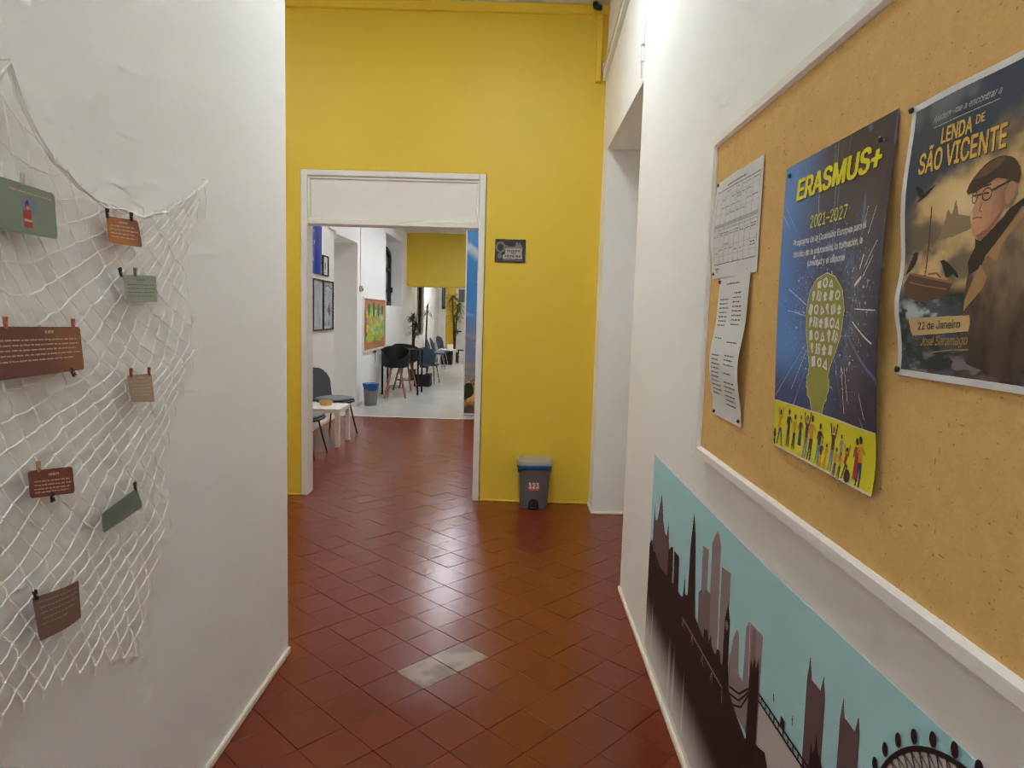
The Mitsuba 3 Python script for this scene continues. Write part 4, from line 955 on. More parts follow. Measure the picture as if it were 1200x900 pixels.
card('widest card, red-brown with five lines of writing', [(1.2629, 1.5481), (1.5370, 1.5422), (1.5321, 1.4453), (1.2561, 1.4453)], (0.0304, 0.0281), 'card_redbrown', 'card_text_light', [(0.06, 0.95, 0.27), (0.08, 0.97, 0.37), (0.05, 0.92, 0.47), (0.05, 0.97, 0.57), (0.05, 0.88, 0.68)], (0.57, 0.67, 0.11), (0.012, 0.010), seed=5)
card('small square beige card held by two red clothespins', [(1.7152, 1.4150), (1.8346, 1.4091), (1.8268, 1.3318), (1.7054, 1.3474)], (0.0292, 0.0264), 'card_beige', 'card_text', [(0.1, 0.85, 0.25), (0.1, 0.9, 0.38), (0.1, 0.85, 0.5), (0.1, 0.9, 0.62), (0.1, 0.85, 0.75)], (0.4, 0.65, 0.12), (0.015, 0.012), radius=0.004, seed=6, lh=0.0022)
card('dark red card tilted upward at its right end', [(1.3579, 1.2485), (1.4959, 1.2270), (1.4861, 1.1683), (1.3471, 1.1937)], (0.0264, 0.0264), 'card_red', 'card_text_light', [(0.1, 0.9, 0.42), (0.1, 0.93, 0.56), (0.1, 0.9, 0.7), (0.1, 0.85, 0.82)], (0.42, 0.66, 0.2), (0.010, 0.010), seed=7, lh=0.0026)
card('dull green card folded forward low on the net', [(1.5879, 1.0890), (1.7495, 1.1105), (1.7553, 1.0576), (1.5821, 1.0420)], (0.0322, 0.0264), 'card_darkgreen', 'card_text_dark', [(0.1, 0.9, 0.25), (0.1, 0.93, 0.4), (0.1, 0.9, 0.55)], None, (0.006, 0.012), seed=8, lh=0.0026)
card('brown card, lowest on the net, with a curled foot', [(1.3422, 0.9832), (1.4979, 0.9578), (1.4900, 0.8726), (1.3314, 0.8951)], (0.0351, 0.0292), 'card_brown', 'card_beige', [(0.08, 0.9, 0.14), (0.1, 0.93, 0.27), (0.08, 0.9, 0.4), (0.1, 0.85, 0.53), (0.08, 0.6, 0.66)], None, (0.02, 0.008), radius=0.003, seed=9, curl=0.008, lh=0.0022)

for nm, c in (('peg_dark', (0.030, 0.018, 0.018)), ('peg_pink', (0.42, 0.10, 0.095)), ('peg_red', (0.26, 0.040, 0.040)), ('peg_wood', (0.34, 0.20, 0.09)), ('peg_pale', (0.52, 0.50, 0.43)), ('peg_grey', (0.14, 0.13, 0.12))):
    mat(nm, c, 0.5, 0.35)
def peg(y, z, x, m, label, ang=0.0, flip=1):
    t = thing('clothespin', label, 'clothespin')
    for s in (-1, 1):
        pts = np.array([(0.0, 0.017), (0.0065 * s, 0.017), (0.0050 * s, -0.002), (0.0026 * s, -0.015), (0.0004 * s, -0.015), (0.0006 * s, 0.0)])
        if s > 0: pts = pts
        pts[0] = (0.0032 * s, 0.017)
        pts = pts * 0.72
        c, sn = math.cos(ang), math.sin(ang)
        q = pts * [1, flip]
        q = np.c_[q[:, 0] * c - q[:, 1] * sn, q[:, 0] * sn + q[:, 1] * c]
        obj('arm', yz_slab(pg(q + [y, z]), XL + x, XL + x + 0.005), m, t)
    obj('spring', tube([(XL + x - 0.001, y, z + 0.001 * flip), (XL + x + 0.006, y, z + 0.001 * flip)], 0.0016, 6), 'hook_metal', t)
peg(1.3756, 1.8394, 0.0269, 'peg_pale', 'pale wooden clothespin on the grey-green card with the figure')
peg(1.6541, 1.8130, 0.0269, 'peg_dark', 'dark clothespin at the left end of the orange card')
peg(1.7586, 1.8188, 0.0257, 'peg_dark', 'dark clothespin at the right end of the orange card')
peg(1.7019, 1.6752, 0.0269, 'peg_dark', 'dark clothespin at the top left corner of the pale green card', 0.3)
peg(1.7684, 1.6791, 0.0257, 'peg_grey', 'grey clothespin near the middle of the pale green card')
peg(1.3072, 1.5541, 0.0309, 'peg_pink', 'pink-red clothespin at the left end of the widest card')
peg(1.5095, 1.5492, 0.0292, 'peg_pink', 'pink-red clothespin at the right end of the widest card')
peg(1.4929, 1.4437, 0.0351, 'peg_dark', 'dark clothespin under the right end of the widest card', 0.6, -1)
peg(1.7312, 1.4202, 0.0292, 'peg_red', 'red clothespin at the left corner of the beige card')
peg(1.8202, 1.4153, 0.0269, 'peg_red', 'red clothespin at the right corner of the beige card')
peg(1.3854, 1.2512, 0.0269, 'peg_wood', 'tan wooden clothespin on top of the dark red card')
peg(1.4147, 1.1799, 0.0328, 'peg_dark', 'dark clothespin under the dark red card', 0.1, -1)
peg(1.7391, 1.1174, 0.0269, 'peg_dark', 'dark clothespin at the raised corner of the dull green card', 0.2)
peg(1.3483, 0.9864, 0.0363, 'peg_dark', 'dark clothespin at the left corner of the lowest brown card', 0.3)
peg(1.4626, 0.9698, 0.0309, 'peg_pale', 'pale clothespin at the right of the lowest brown card', -0.6)

# ------------------------------------------------------------------ the room beyond the doorway
mat('frame_black', (0.018, 0.020, 0.026), 0.4, 0.4)
def grey_art(p, n, uv):
    t = fbm(p.y * 14, p.z * 9, 3.0, octaves=4)
    return mix((0.30, 0.31, 0.33), (0.55, 0.56, 0.57), t)
mat('grey_art', proc(grey_art), 0.4, 0.4)
mat('glass_clear', (0.5, 0.5, 0.5), 0.1, 0.5)
scene['pane_glass'] = {'type': 'thindielectric', 'int_ior': 1.5}
def picture(label, y0, y1, z0, z1, fw=0.02, m='grey_art'):
    t = thing('picture_frame', label, 'picture frame')
    x = XLL
    obj('frame', yz_slab(P(y0, z0, y1, z1).difference(P(y0 + fw, z0 + fw, y1 - fw, z1 - fw)), x, x + 0.025), 'frame_black', t)
    pr = obj('print', box(x, x + 0.010, y0 + fw, y1 - fw, z0 + fw, z1 - fw), m, t)
    return t, pr
t, pr = picture('left one of the two black-framed grey prints above the grey chair', 8.70, 9.165, 1.305, 1.985)
S = Surf((XLL + 0.0102, 8.70, 1.985), (0, 1, 0), (1, 0, 0))
obj('drawing', S.flat(unary_union([line([(0.10, 0.10), (0.2, 0.07), (0.35, 0.10)], 0.02)]), 0.0006), 'ink_pale', t)
obj('drawing', S.flat(disc(0.22, 0.33, 0.08, 0.12).difference(disc(0.22, 0.33, 0.06, 0.10)), 0.0006), 'ink_pale', t)
obj('writing', S.flat(bars(0.06, 0.38, 0.58, 0.015, random.Random(1)), 0.0006), 'ink_pale', t, kind='stuff')
t, pr = picture('right one of the two black-framed grey prints, nearest the deep opening', 9.165, 9.645, 1.305, 1.98)
S = Surf((XLL + 0.0102, 9.165, 1.98), (0, 1, 0), (1, 0, 0))
for g in [pg([(0.2, 0.4), (0.3, 0.28), (0.36, 0.42), (0.3, 0.5)]), pg([(0.08, 0.62), (0.10, 0.55), (0.13, 0.62)]), pg([(0.24, 0.61), (0.27, 0.53), (0.31, 0.61)]), line([(0.08, 0.08), (0.25, 0.06), (0.4, 0.1)], 0.02)]:
    obj('drawing', S.flat(g, 0.0006), 'ink_grey', t)
t, pr = picture('small black-framed sketch beside the blue flag', 9.14, 9.40, 2.04, 2.315, 0.016, 'paper_white')
S = Surf((XLL + 0.0102, 9.14, 2.315), (0, 1, 0), (1, 0, 0))
obj('drawing', S.flat(pg([(0.11, 0.19), (0.10, 0.12), (0.14, 0.07), (0.16, 0.14), (0.15, 0.2)]), 0.0006), 'ink_grey', t)
obj('writing', S.flat(bars(0.08, 0.18, 0.225, 0.008, random.Random(2)), 0.0006), 'ink_grey', t, kind='stuff')
# flag
mat('flag_blue', (0.012, 0.035, 0.27), 0.6, 0.3, sheen=0.4)
mat('flag_gold', (0.62, 0.55, 0.16), 0.6, 0.3)
fl_ = thing('flag', 'blue flag with a ring of gold stars hanging on the wall above the framed prints', 'flag')
wave = lambda a, b: 0.02 + 0.012 * np.sin(a * 22) * (0.4 + b)
S = Surf((XLL, 8.0, 2.95), (0, 1, 0), (1, 0, 0), wave)
m, uv = S.sheet(1.10, 0.905, 0.0, 0.002, nx=40, ny=8)
obj('cloth', m, 'flag_blue', fl_, smooth=True)
def star(a, b, r):
    return pg([(a + (r if k % 2 == 0 else r * 0.4) * math.sin(k * math.pi / 5), b - (r if k % 2 == 0 else r * 0.4) * math.cos(k * math.pi / 5)) for k in range(10)])
for k in range(12):
    obj('star', S.flat(star(0.50 + 0.26 * math.sin(k * math.pi / 6), 0.50 - 0.26 * math.cos(k * math.pi / 6), 0.05), 0.003, 0.03), 'flag_gold', fl_)
obj('pole', tube([(XLL + 0.02, 7.95, 2.955), (XLL + 0.02, 9.15, 2.955)], 0.009, 8), 'hook_metal', fl_, smooth=40)
# conduit above the opening, and the little fittings of the wall
co = thing('wall_conduit', 'white cable trunking with loose cables at the top corner of the deep opening', 'conduit')
obj('channel', cat(cbox(XLL, XLL + 0.035, 9.45, 9.76, 2.70, 2.74, 0.005), cbox(XLL, XLL + 0.035, 9.45, 9.485, 2.74, ZC, 0.005)), 'white_lacquer', co)
obj('cable', cat(tube([(XLL + 0.02, 9.74, 2.71), (XLL + 0.04, 9.72, 2.66), (XLL + 0.03, 9.69, 2.58)], 0.008), tube([(XLL + 0.02, 9.70, 2.71), (XLL + 0.05, 9.67, 2.64), (XLL + 0.03, 9.66, 2.60)], 0.006)), 'white_lacquer', co, smooth=True)
obj('pipe', tube([(XLL + 0.01, 11.33, 1.9), (XLL + 0.01, 11.33, 3.4)], 0.008), 'white_lacquer', co, smooth=True)
th = thing('thermostat', 'small grey control box on the white wall above the colourful picture', 'control box')
obj('case', cbox(XLL, XLL + 0.03, 11.28, 11.42, 1.90, 2.0, 0.006), 'bin_lid_grey', th)
obj('knob', tube([(XLL + 0.03, 11.38, 1.94), (XLL + 0.045, 11.38, 1.94)], 0.018, 10), 'bin_grey', th, smooth=40)
so = thing('wall_socket', 'small socket with a plug under the colourful picture', 'socket')
obj('plate', cbox(XLL, XLL + 0.012, 12.40, 12.50, 0.80, 0.88, 0.004), 'bin_lid_grey', so)
obj('plug', cat(cbox(XLL + 0.012, XLL + 0.05, 12.43, 12.47, 0.82, 0.86, 0.005), tube([(XLL + 0.03, 12.45, 0.82), (XLL + 0.03, 12.45, 0.70), (XLL + 0.02, 12.44, 0.62)], 0.005)), 'bin_grey', so)

# chairs
mat('chair_grey', (0.075, 0.080, 0.085), 0.55, 0.35)
mat('chair_pad', (0.19, 0.20, 0.215), 0.8, 0.2, sheen=0.3)
mat('chair_black_metal', (0.010, 0.010, 0.012), 0.35, 0.5)
mat('chair_steel', (0.42, 0.41, 0.40), 0.3, 0.5, 0.6)
mat('chair_teal', (0.050, 0.085, 0.105), 0.6, 0.3)
mat('chair_blue', (0.075, 0.125, 0.20), 0.6, 0.3)
mat('chair_purple', (0.085, 0.075, 0.105), 0.6, 0.3)
def chair(label, x, y, face, shell_m, pad_m, leg_m, seat_z=0.455, group=None):
    """face: heading of the seat's front, degrees from +X anticlockwise."""
    rz = math.radians(face)
    t = thing('chair', label, 'chair', group)
    put = lambda m: move(m, (x, y, 0), rz)
    rings = []
    for z, w, d in ((seat_z - 0.035, 0.36, 0.36), (seat_z - 0.02, 0.42, 0.42), (seat_z, 0.45, 0.44), (seat_z + 0.008, 0.43, 0.42)):
        rr = rrect(d, w, 0.13, z, 0.02, 0.0, 7)
        rr[:, 2] += 0.012 * np.clip(rr[:, 0] / 0.2, -1, 1) ** 2 * np.sign(-rr[:, 0])
        rings.append(rr)
    obj('seat', put(loft(rings)), shell_m, t, smooth=40)
    if pad_m:
        obj('seat_pad', put(loft([rrect(0.40, 0.41, 0.12, seat_z + 0.004, 0.025), rrect(0.41, 0.42, 0.12, seat_z + 0.020, 0.025), rrect(0.36, 0.37, 0.11, seat_z + 0.034, 0.025)])), pad_m, t, smooth=50)
    pts = []
    for a in np.linspace(0, math.pi, 17):
        pts.append((0.225 * math.cos(a), 0.20 + 0.19 * math.sin(a)))
    pol = sg.Polygon([(0.225, 0.20), *pts, (-0.225, 0.20), (-0.20, 0.03), (-0.15, -0.03), (0.15, -0.03), (0.20, 0.03)])
    e = extrude(pol, 0.016)
    v, f = trimesh.remesh.subdivide_to_size(e.vertices, e.faces, 0.05, max_iter=10)
    yy, zz, th_ = v[:, 0], v[:, 1], v[:, 2]
    xx = -0.185 - 0.10 * np.clip(zz / 0.39, 0, 1) + 0.35 * yy ** 2 - 0.015 * (zz < 0) + (th_ - 0.016)
    e = trimesh.Trimesh(np.c_[xx, yy, seat_z + zz], f, process=False)
    if e.volume < 0: e.invert()
    obj('backrest', put(e), shell_m, t, smooth=40)
    for sx in (-1, 1):
        for s_y in (-1, 1):
            obj('leg', put(tube([(sx * 0.13, s_y * 0.15, seat_z - 0.03), (sx * 0.22, s_y * 0.205, 0.0)], [0.011, 0.009], 8)), leg_m, t, smooth=40)
    return t
chair('grey shell chair with black legs between the white table and the wall opening', -2.33, 8.52, -22, 'chair_grey', 'chair_pad', 'chair_black_metal')
chair('grey chair nearest the door jamb, in front of the white side table', -2.32, 7.20, -3, 'chair_grey', 'chair_pad', 'chair_black_metal', 0.44)
chair('dark teal chair with its back to the viewer beside the black high table', -2.0, 15.15, 82, 'chair_teal', None, 'chair_black_metal', 0.43)
chair('blue chair at the low white table, in front of its twin', -2.30, 19.0, 20, 'chair_blue', 'chair_pad', 'chair_steel')
chair('blue chair half hidden behind the front blue chair', -2.30, 19.9, 20, 'chair_blue', 'chair_pad', 'chair_steel')
chair('purple-grey chair beside the tall yucca', -2.28, 21.45, -20, 'chair_purple', None, 'chair_black_metal')

# white side table and wooden bowl
mat('table_white', (0.78, 0.75, 0.70), 0.4, 0.4)
wt = thing('side_table', 'low square white side table between the two grey chairs', 'table')
obj('tabletop', cbox(-2.56, -2.04, 7.70, 8.22, 0.40, 0.45, 0.004), 'table_white', wt)
for x in (-2.56, -2.09):
    for y in (7.70, 8.17):
        obj('leg', cbox(x, x + 0.05, y, y + 0.05, 0.0, 0.40, 0.003), 'table_white', wt)
mat('bowl_wood', (0.58, 0.34, 0.15), 0.5, 0.3)
pts = [(0.0, 0.004), (0.055, 0.0), (0.066, 0.004), (0.078, 0.045), (0.080, 0.058), (0.074, 0.058), (0.070, 0.045), (0.058, 0.012), (0.0, 0.012)]
bw = trimesh.creation.revolve(np.array(pts), sections=28)
bw.apply_translation([-2.28, 8.0, 0.45])
k = thing('wooden_bowl', 'shallow light wooden bowl on the white side table', 'bowl')
obj('bowl', bw, 'bowl_wood', k, smooth=40)

# second bin
gb = thing('waste_basket', 'grey waste basket with a blue liner at the edge of the grey floor', 'trash bin')
GX, GY = -2.46, 11.30
circ = lambda r, z: np.array([(GX + r * math.cos(a), GY + r * math.sin(a), z) for a in np.linspace(0, 2 * math.pi, 24, endpoint=False)])
mat('basket_grey', (0.19, 0.19, 0.195), 0.5, 0.35)
obj('body', loft([circ(0.098, 0.0), circ(0.102, 0.01), circ(0.125, 0.36)]), 'basket_grey', gb, smooth=40)
br = [circ(0.126, 0.30), circ(0.131, 0.31), circ(0.136, 0.36), circ(0.130, 0.375), circ(0.120, 0.372)]
for q in br[:2]:
    ang = np.arctan2(q[:, 1] - GY, q[:, 0] - GX)
    q[:, 2] += -0.045 * np.clip(np.cos(ang + 0.9), 0, 1) + 0.03 * np.clip(-np.cos(ang + 0.9), 0, 1) + 0.006 * np.sin(ang * 6)
obj('liner', loft(br), 'bag_blue', gb, smooth=50, label='blue liner hanging over one side')

# colourful picture
def kids_art(p, n, uv):
    u, v = (p.y - 11.55) / 1.88, (1.82 - p.z) / 0.95
    a, b, w = mikit.voronoi(u * 11, v * 9)
    c = mix((0.20, 0.36, 0.03), (0.46, 0.50, 0.06), fbm(u * 6, v * 6, 2.0))
    flower = smoothstep(0.46, 0.34, a) * smoothstep(0.2, 0.3, v) * smoothstep(0.74, 0.64, v)
    hue = dr.select(w < 0.25, mi.Color3f(0.62, 0.15, 0.04), mi.Color3f(0.66, 0.45, 0.03))
    hue = dr.select(w > 0.55, mi.Color3f(0.12, 0.30, 0.34), hue)
    hue = dr.select(w > 0.8, mi.Color3f(0.50, 0.52, 0.40), hue)
    return mix(c, hue, flower * 0.85)
mat('kids_art', proc(kids_art), 0.5, 0.3)
mat('kids_board', (0.42, 0.19, 0.10), 0.6, 0.2)
mat('kids_green', (0.03, 0.18, 0.06), 0.6, 0.2)
mat('kids_red', (0.33, 0.06, 0.04), 0.6, 0.2)
ka = thing('garden_collage', 'colourful garden collage on a framed brown board in the far hall', 'picture')
y0, y1, z0, z1 = 11.52, 13.44, 0.865, 1.825
obj('frame', yz_slab(P(y0, z0, y1, z1).difference(P(y0 + 0.03, z0 + 0.03, y1 - 0.03, z1 - 0.03)), XLL, XLL + 0.03), 'table_white', ka)
obj('board', box(XLL, XLL + 0.012, y0 + 0.03, y1 - 0.03, z0 + 0.03, z1 - 0.03), 'kids_board', ka)
S = Surf((XLL + 0.012, y0, z1), (0, 1, 0), (1, 0, 0))
obj('meadow', S.flat(pg([(0.12, 0.30), (0.3, 0.22), (0.5, 0.17), (0.9, 0.2), (1.3, 0.24), (1.8, 0.22), (1.82, 0.72), (1.4, 0.80), (0.9, 0.77), (0.4, 0.80), (0.12, 0.70)]), 0.0008), 'kids_art', ka)
for a, h_ in ((0.45, 0.2), (0.85, 0.27), (1.25, 0.22), (1.6, 0.16)):
    obj('paper_tree', S.flat(unary_union([disc(a, 0.22, 0.1, h_ * 0.55), P(a - 0.015, 0.22, a + 0.015, 0.36)]), 0.0016), 'kids_green', ka)
obj('paper_trunk', S.flat(disc(0.17, 0.46, 0.09, 0.24), 0.0016), 'kids_red', ka)
obj('paper_stalk', S.flat(line([(0.95, 0.86), (0.93, 0.68)], 0.06), 0.0016), 'kids_green', ka)
obj('paper_stalk', S.flat(line([(0.13, 0.76), (0.30, 0.62)], 0.05), 0.0016), 'kids_green', ka)

# windows of the left wall
mat('window_brown', (0.030, 0.017, 0.013), 0.5, 0.35)
mat('shutter_grey', (0.16, 0.155, 0.15), 0.6, 0.25)
mat('night_dark', (0.012, 0.011, 0.012), 0.5, 0.3)
def wall_window(n, x, y0, y1, z0, z1, label, arch=0.0, mull=1):
    fr = P(y0, z0, y1, z1)
    if arch:
        fr = unary_union([P(y0, z0, y1, z1 - arch), affinity.scale(sg.Point((y0 + y1) / 2, z1 - arch).buffer((y1 - y0) / 2, 12), 1, arch / ((y1 - y0) / 2))])
    holes, w = [], 0.085
    inn = fr.buffer(-w, join_style=2)
    bars_ = [P(y0, z1 - 0.55, y1, z1 - 0.47)] + [P(y0 + (y1 - y0) * (k + 1) / (mull + 1) - 0.05, z0, y0 + (y1 - y0) * (k + 1) / (mull + 1) + 0.05, z1) for k in range(mull)]
    frame = unary_union([fr.difference(inn)] + [b.intersection(fr) for b in bars_])
    k = struct(f'window_{n}', yz_slab(frame, x, x + 0.06), 'window_brown', label, 'window')
    panes = fr.difference(frame)
    for g in getattr(panes, 'geoms', [panes]):
        obj('pane', yz_slab(g.buffer(0.003), x + 0.018, x + 0.022), 'pane_glass', k)
    obj('shutter', yz_slab(fr, x - 0.04, x - 0.02), 'shutter_grey' if n == 1 else 'night_dark', k)
    return k
w1 = wall_window(1, XLL - 0.30, 13.55, 15.36, 1.71, 3.0, 'dark brown arched window in its deep recess beyond the collage', 0.22, 1)
obj('handle', cbox(XLL - 0.24, XLL - 0.20, 15.30, 15.34, 2.0, 2.12, 0.005), 'black_plastic', w1)
struct('wall_window_back', box(XLL - 0.6, XLL - 0.345, 13.4, 15.5, 1.6, 3.2), 'white_smooth_paint', 'white backing of the recessed brown window', 'wall')
w2 = wall_window(2, XLL - 0.12, 17.05, 18.95, 0.95, 3.0, 'tall brown window behind the dark plants in the farthest room', 0.0, 1)
obj('leaf', cbox(XLL - 0.05, XLL - 0.035, 17.12, 17.9, 1.0, 2.95, 0.003), 'paper_white', w2, label='white closed leaf')
w3 = thing('slim_window', 'slim dark window on the white end wall beside the yellow strip', 'window')
obj('frame', cbox(-2.555, -2.45, 22.46, 22.5, 1.70, 3.0, 0.01), 'window_brown', w3)
obj('pane', cbox(-2.53, -2.475, 22.452, 22.46, 1.76, 2.95, 0.002), 'shutter_grey', w3)
# white door at the end
d1 = struct('door_1', cbox(-2.05, -1.15, 22.45, 22.5, 0.0, 2.62, 0.006), 'white_lacquer', 'white door with small upper panes at the end of the rooms', 'door')
obj('pane', cbox(-2.0, -1.80, 22.440, 22.45, 1.95, 2.36, 0.004), 'shutter_grey', d1)
obj('pane', cbox(-1.77, -1.57, 22.440, 22.45, 1.95, 2.36, 0.004), 'shutter_grey', d1)
obj('handle', cat(cbox(-2.03, -2.0, 22.40, 22.45, 0.88, 1.05, 0.005), tube([(-2.015, 22.40, 0.98), (-1.88, 22.40, 0.98)], 0.015, 8)), 'black_plastic', d1)

# tall seascape print on the pier
def seascape(p, n, uv):
    x, z = p.x + 0.815, p.z
    c = mix((0.06, 0.29, 0.70), (0.075, 0.34, 0.80), smoothstep(2.2, 2.9, z))
    c = mix(c, (0.22, 0.27, 0.46), smoothstep(1.75, 1.15, z))
    d = z - (2.60 - 0.75 * x) + 0.10 * (fbm(x * 5, z * 5, 2.0) - 0.5)
    cloud = smoothstep(-0.16, 0.02, d) * smoothstep(0.13, 0.04, d) * (0.55 + 0.45 * fbm(x * 9, z * 6, 4.0))
    streak = 0.6 * smoothstep(0.52, 0.75, fbm(x * 2.5, z * 7, 5.0)) * smoothstep(2.1, 1.8, z)
    c = mix(c, (0.80, 0.86, 0.92), dr.clip(cloud + streak * 0.5, 0, 1))
    c = mix(c, (0.42, 0.31, 0.26), smoothstep(0.86, 0.79, z))
    water = mix((0.24, 0.26, 0.275), (0.32, 0.33, 0.34), noise(x * 4, z * 40, 1.0))
    return mix(c, water, smoothstep(0.775, 0.765, z))
mat('seascape_print', proc(seascape), 0.35, 0.4)
def rocks(p, n, uv):
    t = fbm(p.x * 16, p.z * 16, 4.0, octaves=4)
    c = mix((0.10, 0.055, 0.03), (0.82, 0.42, 0.16), smoothstep(0.3, 0.62, t))
    return mix(c, (0.035, 0.032, 0.035), smoothstep(0.30, 0.10, p.z) * 0.9)
mat('rock_print', proc(rocks), 0.4, 0.4)
mat('shrub_print', (0.020, 0.035, 0.010), 0.4, 0.4)
PY0 = 10.47
se = thing('seascape_panel', 'tall print of blue sky, sea and orange rocks on the pier beyond the doorway', 'wall print')
obj('board', box(-0.835, 0.62, PY0, 10.5, 0.02, 2.88), 'white_lacquer', se)
obj('picture', box(-0.815, 0.60, PY0 - 0.002, PY0, 0.035, 2.865), 'seascape_print', se)
S = Surf((-0.815, PY0 - 0.002, 0.0), (1, 0, 0), (0, -1, 0), None, (0, 0, 1))
obj('rocks', S.flat(pg([(0.0, 0.038), (0.0, 0.50), (0.08, 0.55), (0.13, 0.56), (0.17, 0.66), (0.22, 0.70), (0.3, 0.78), (0.5, 0.72), (0.8, 0.80), (1.2, 0.75), (1.41, 0.8), (1.41, 0.038)]), 0.0008), 'rock_print', se)
obj('shrub', S.flat(unary_union([disc(0.06, 0.40, 0.09, 0.12), disc(0.02, 0.34, 0.06, 0.09)]).intersection(P(0, 0, 1, 1)), 0.0016), 'shrub_print', se)
struct('trim_2', box(XLL, -0.84, 10.07, 10.12, -0.004, 0.003), 'grey_conduit', 'thin threshold strip between terracotta and grey floor', 'trim')

# high table, stools
mat('stool_black', (0.008, 0.008, 0.009), 0.5, 0.35)
mat('stool_wood', (0.33, 0.135, 0.06), 0.45, 0.4)
ht = thing('high_table', 'narrow black high table against the far hall wall', 'table')
obj('tabletop', cbox(-2.60, -1.87, 12.80, 13.40, 0.85, 0.875, 0.004), 'stool_black', ht)
for x in (-2.59, -1.91):
    for y in (12.82, 13.35):
        obj('leg', cbox(x, x + 0.032, y, y + 0.032, 0.0, 0.85, 0.003), 'stool_black', ht)
def stool(label, x, y, rz):
    t = thing('bar_stool', label, 'stool')
    rings = []
    for z, r in ((0.555, 0.12), (0.565, 0.20), (0.60, 0.24), (0.68, 0.255)):
        rings.append(np.array([(r * math.cos(a), r * 1.02 * math.sin(a), z) for a in np.linspace(0, 2 * math.pi, 28, endpoint=False)]))
    top_ = []
    for a in np.linspace(0, 2 * math.pi, 28, endpoint=False):
        k = 0.5 - 0.5 * math.cos(a)
        top_.append((0.262 * math.cos(a), 0.265 * math.sin(a), 0.70 + 0.25 * k ** 0.6))
    rings.append(np.array(top_))
    rings.append(np.array([(q[0] * 0.9, q[1] * 0.9, q[2] - 0.004) for q in top_]))
    rings.append(np.array([(0.20 * math.cos(a), 0.20 * math.sin(a), 0.645) for a in np.linspace(0, 2 * math.pi, 28, endpoint=False)]))
    obj('seat', move(loft(rings), (x, y, 0), rz), 'stool_black', t, smooth=45)
    P4 = []
    for k in range(4):
        a = math.pi / 4 + k * math.pi / 2
        obj('leg', move(tube([(0.10 * math.cos(a), 0.10 * math.sin(a), 0.58), (0.265 * math.cos(a), 0.265 * math.sin(a), 0.0)], [0.022, 0.018], 8), (x, y, 0), rz), 'stool_wood', t, smooth=40)
        P4.append((0.208 * math.cos(a), 0.208 * math.sin(a), 0.20))
    obj('footrest', move(cat(*[tube([P4[k], P4[(k + 1) % 4]], 0.008, 6) for k in range(4)]), (x, y, 0), rz), 'stool_black', t, smooth=40)
stool('black bucket bar stool with wooden legs, nearer one at the high table', -2.25, 12.44, math.radians(-80))
stool('black bucket bar stool with wooden legs, behind the high table', -2.29, 13.78, math.radians(80))
cr = thing('storage_crate', 'black crate with a white box on top behind the bar stools', 'crate')
obj('crate', cbox(-2.2, -1.86, 14.35, 14.75, 0.0, 0.26, 0.01), 'stool_black', cr)
wb = thing('carton', 'small white carton standing on the black crate', 'box')
obj('box', cbox(-2.17, -1.98, 14.4, 14.6, 0.26, 0.38, 0.004), 'paper_white', wb)

# low white table with things in the farthest room
lt = thing('low_table', 'low white table between the blue chairs and the yucca', 'table')
obj('tabletop', cbox(-2.42, -1.93, 20.55, 21.05, 0.43, 0.47, 0.004), 'table_white', lt)
for x in (-2.42, -1.97):
    for y in (20.55, 21.01):
        obj('leg', cbox(x, x + 0.04, y, y + 0.04, 0.0, 0.43, 0.003), 'table_white', lt)
bx = thing('carton', 'white carton on the low white table', 'box')
obj('box', cbox(-2.16, -1.99, 20.65, 20.82, 0.47, 0.62, 0.004), 'table_white', bx)
ub = thing('storage_crate', 'black crate under the low white table', 'crate')
obj('crate', cbox(-2.34, -2.02, 20.63, 20.97, 0.0, 0.40, 0.008), 'stool_black', ub)

# plants
mat('leaf_dark', (0.018, 0.028, 0.010), 0.5, 0.35)
mat('leaf_yellowgreen', (0.16, 0.16, 0.025), 0.5, 0.35)
mat('bark', (0.055, 0.036, 0.020), 0.8, 0.2)
mat('pot_brown', (0.07, 0.045, 0.03), 0.6, 0.3)
def blade(base, direction, L, w, droop, r):
    d = np.array(direction, float); d /= np.linalg.norm(d)
    s = np.cross(d, [0, 0, 1.0]); s /= np.linalg.norm(s) + 1e-9
    pts = [np.array(base) + d * L * t + np.array([0, 0, -droop * t * t]) for t in np.linspace(0, 1, 6)]
    wd = [0.5, 0.95, 1.0, 0.8, 0.5, 0.05]
    v, f = [], []
    for p, q in zip(pts, wd):
        v += [p - s * w * q / 2, p + np.array([0, 0, -w * 0.15]), p + s * w * q / 2]
    for i in range(5):
        for j in range(2):
            a = i * 3 + j
            f += [[a, a + 1, a + 4], [a, a + 4, a + 3]]
    return trimesh.Trimesh(np.array(v), np.array(f), process=False)
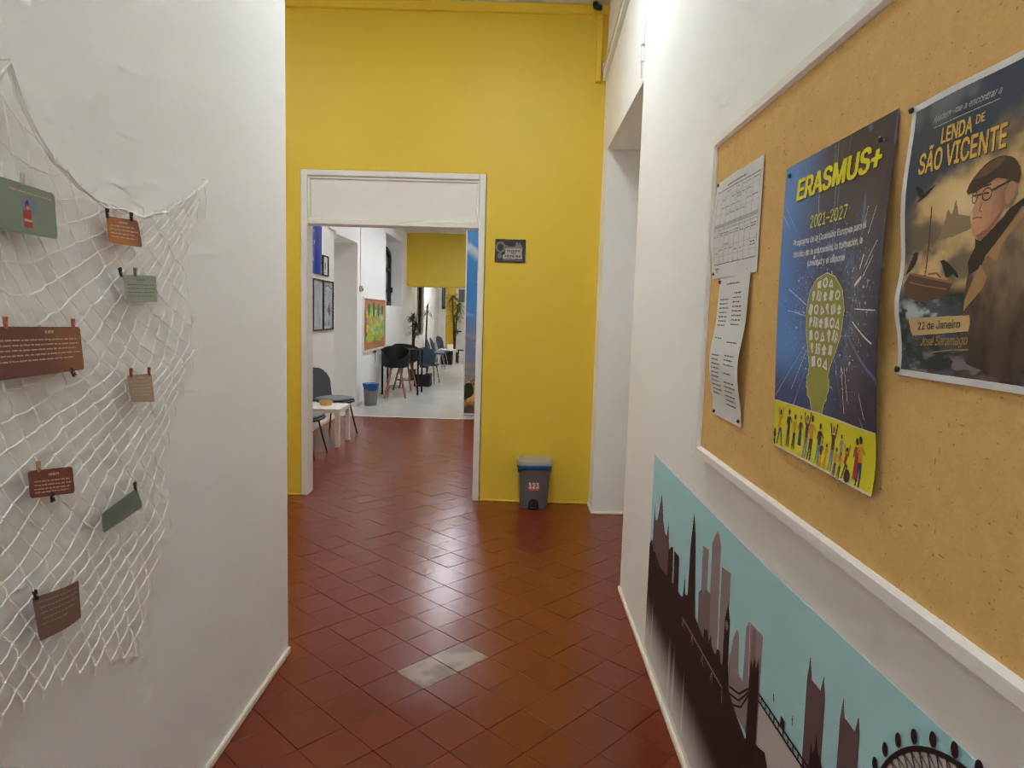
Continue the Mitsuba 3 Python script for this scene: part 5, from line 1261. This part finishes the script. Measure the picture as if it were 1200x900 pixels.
def plant(label, x, y, stems, leaf_m, L, w, seed, pot=(0.13, 0.26)):
    r = random.Random(seed)
    t = thing('potted_plant', label, 'plant')
    pr_, ph_ = pot
    pp = trimesh.creation.revolve(np.array([(0, 0), (pr_ * 0.75, 0), (pr_, ph_), (pr_ * 0.9, ph_), (pr_ * 0.85, ph_ - 0.03), (0, ph_ - 0.03)]), sections=20)
    obj('pot', move(pp, (x, y, 0)), 'pot_brown', t, smooth=40)
    for (dx, dy, h, n) in stems:
        pts = [(x, y, ph_ - 0.03), (x + dx * 0.4, y + dy * 0.4, ph_ + (h - ph_) * 0.45), (x + dx, y + dy, h)]
        obj('stem', tube(pts, [0.026, 0.022, 0.018], 7), 'bark', t, smooth=True)
        fs = []
        for k in range(n):
            a, e = r.uniform(0, 2 * math.pi), r.uniform(-0.35, 1.2)
            fs.append(blade((x + dx, y + dy, h - r.uniform(0, 0.12)), (math.cos(a) * math.cos(e), math.sin(a) * math.cos(e), math.sin(e)), L * r.uniform(0.7, 1.1), w, L * r.uniform(0.2, 0.7), r))
        obj('foliage', cat(*fs), leaf_m, t, smooth=True, kind='stuff')
plant('dark drooping dracaena in front of the brown window', -2.45, 15.72, [(0.0, -0.02, 1.52, 44), (0.05, 0.0, 1.34, 40), (0.02, 0.02, 1.16, 30)], 'leaf_dark', 0.20, 0.036, 3, (0.10, 0.25))
plant('slim dark dracaena next to the window post', -2.45, 17.9, [(0.03, 0.0, 1.66, 18)], 'leaf_dark', 0.24, 0.035, 5, (0.10, 0.22))
plant('tall yucca with bare stems before the yellow strip of wall', -2.06, 21.95, [(-0.10, -0.05, 2.15, 26), (0.08, 0.0, 1.85, 34), (-0.02, 0.0, 1.5, 16)], 'leaf_yellowgreen', 0.42, 0.05, 7, (0.16, 0.3))
mat('stand_brown', (0.05, 0.03, 0.02), 0.6, 0.3)
ps = thing('stool_brown', 'small brown stool at the foot of the white end door', 'stool')
obj('seat', cbox(-1.90, -1.68, 21.25, 21.52, 0.40, 0.43, 0.005), 'stand_brown', ps)
for x in (-1.89, -1.705):
    for y in (21.26, 21.49):
        obj('leg', cbox(x, x + 0.018, y, y + 0.018, 0, 0.40, 0.002), 'stand_brown', ps)
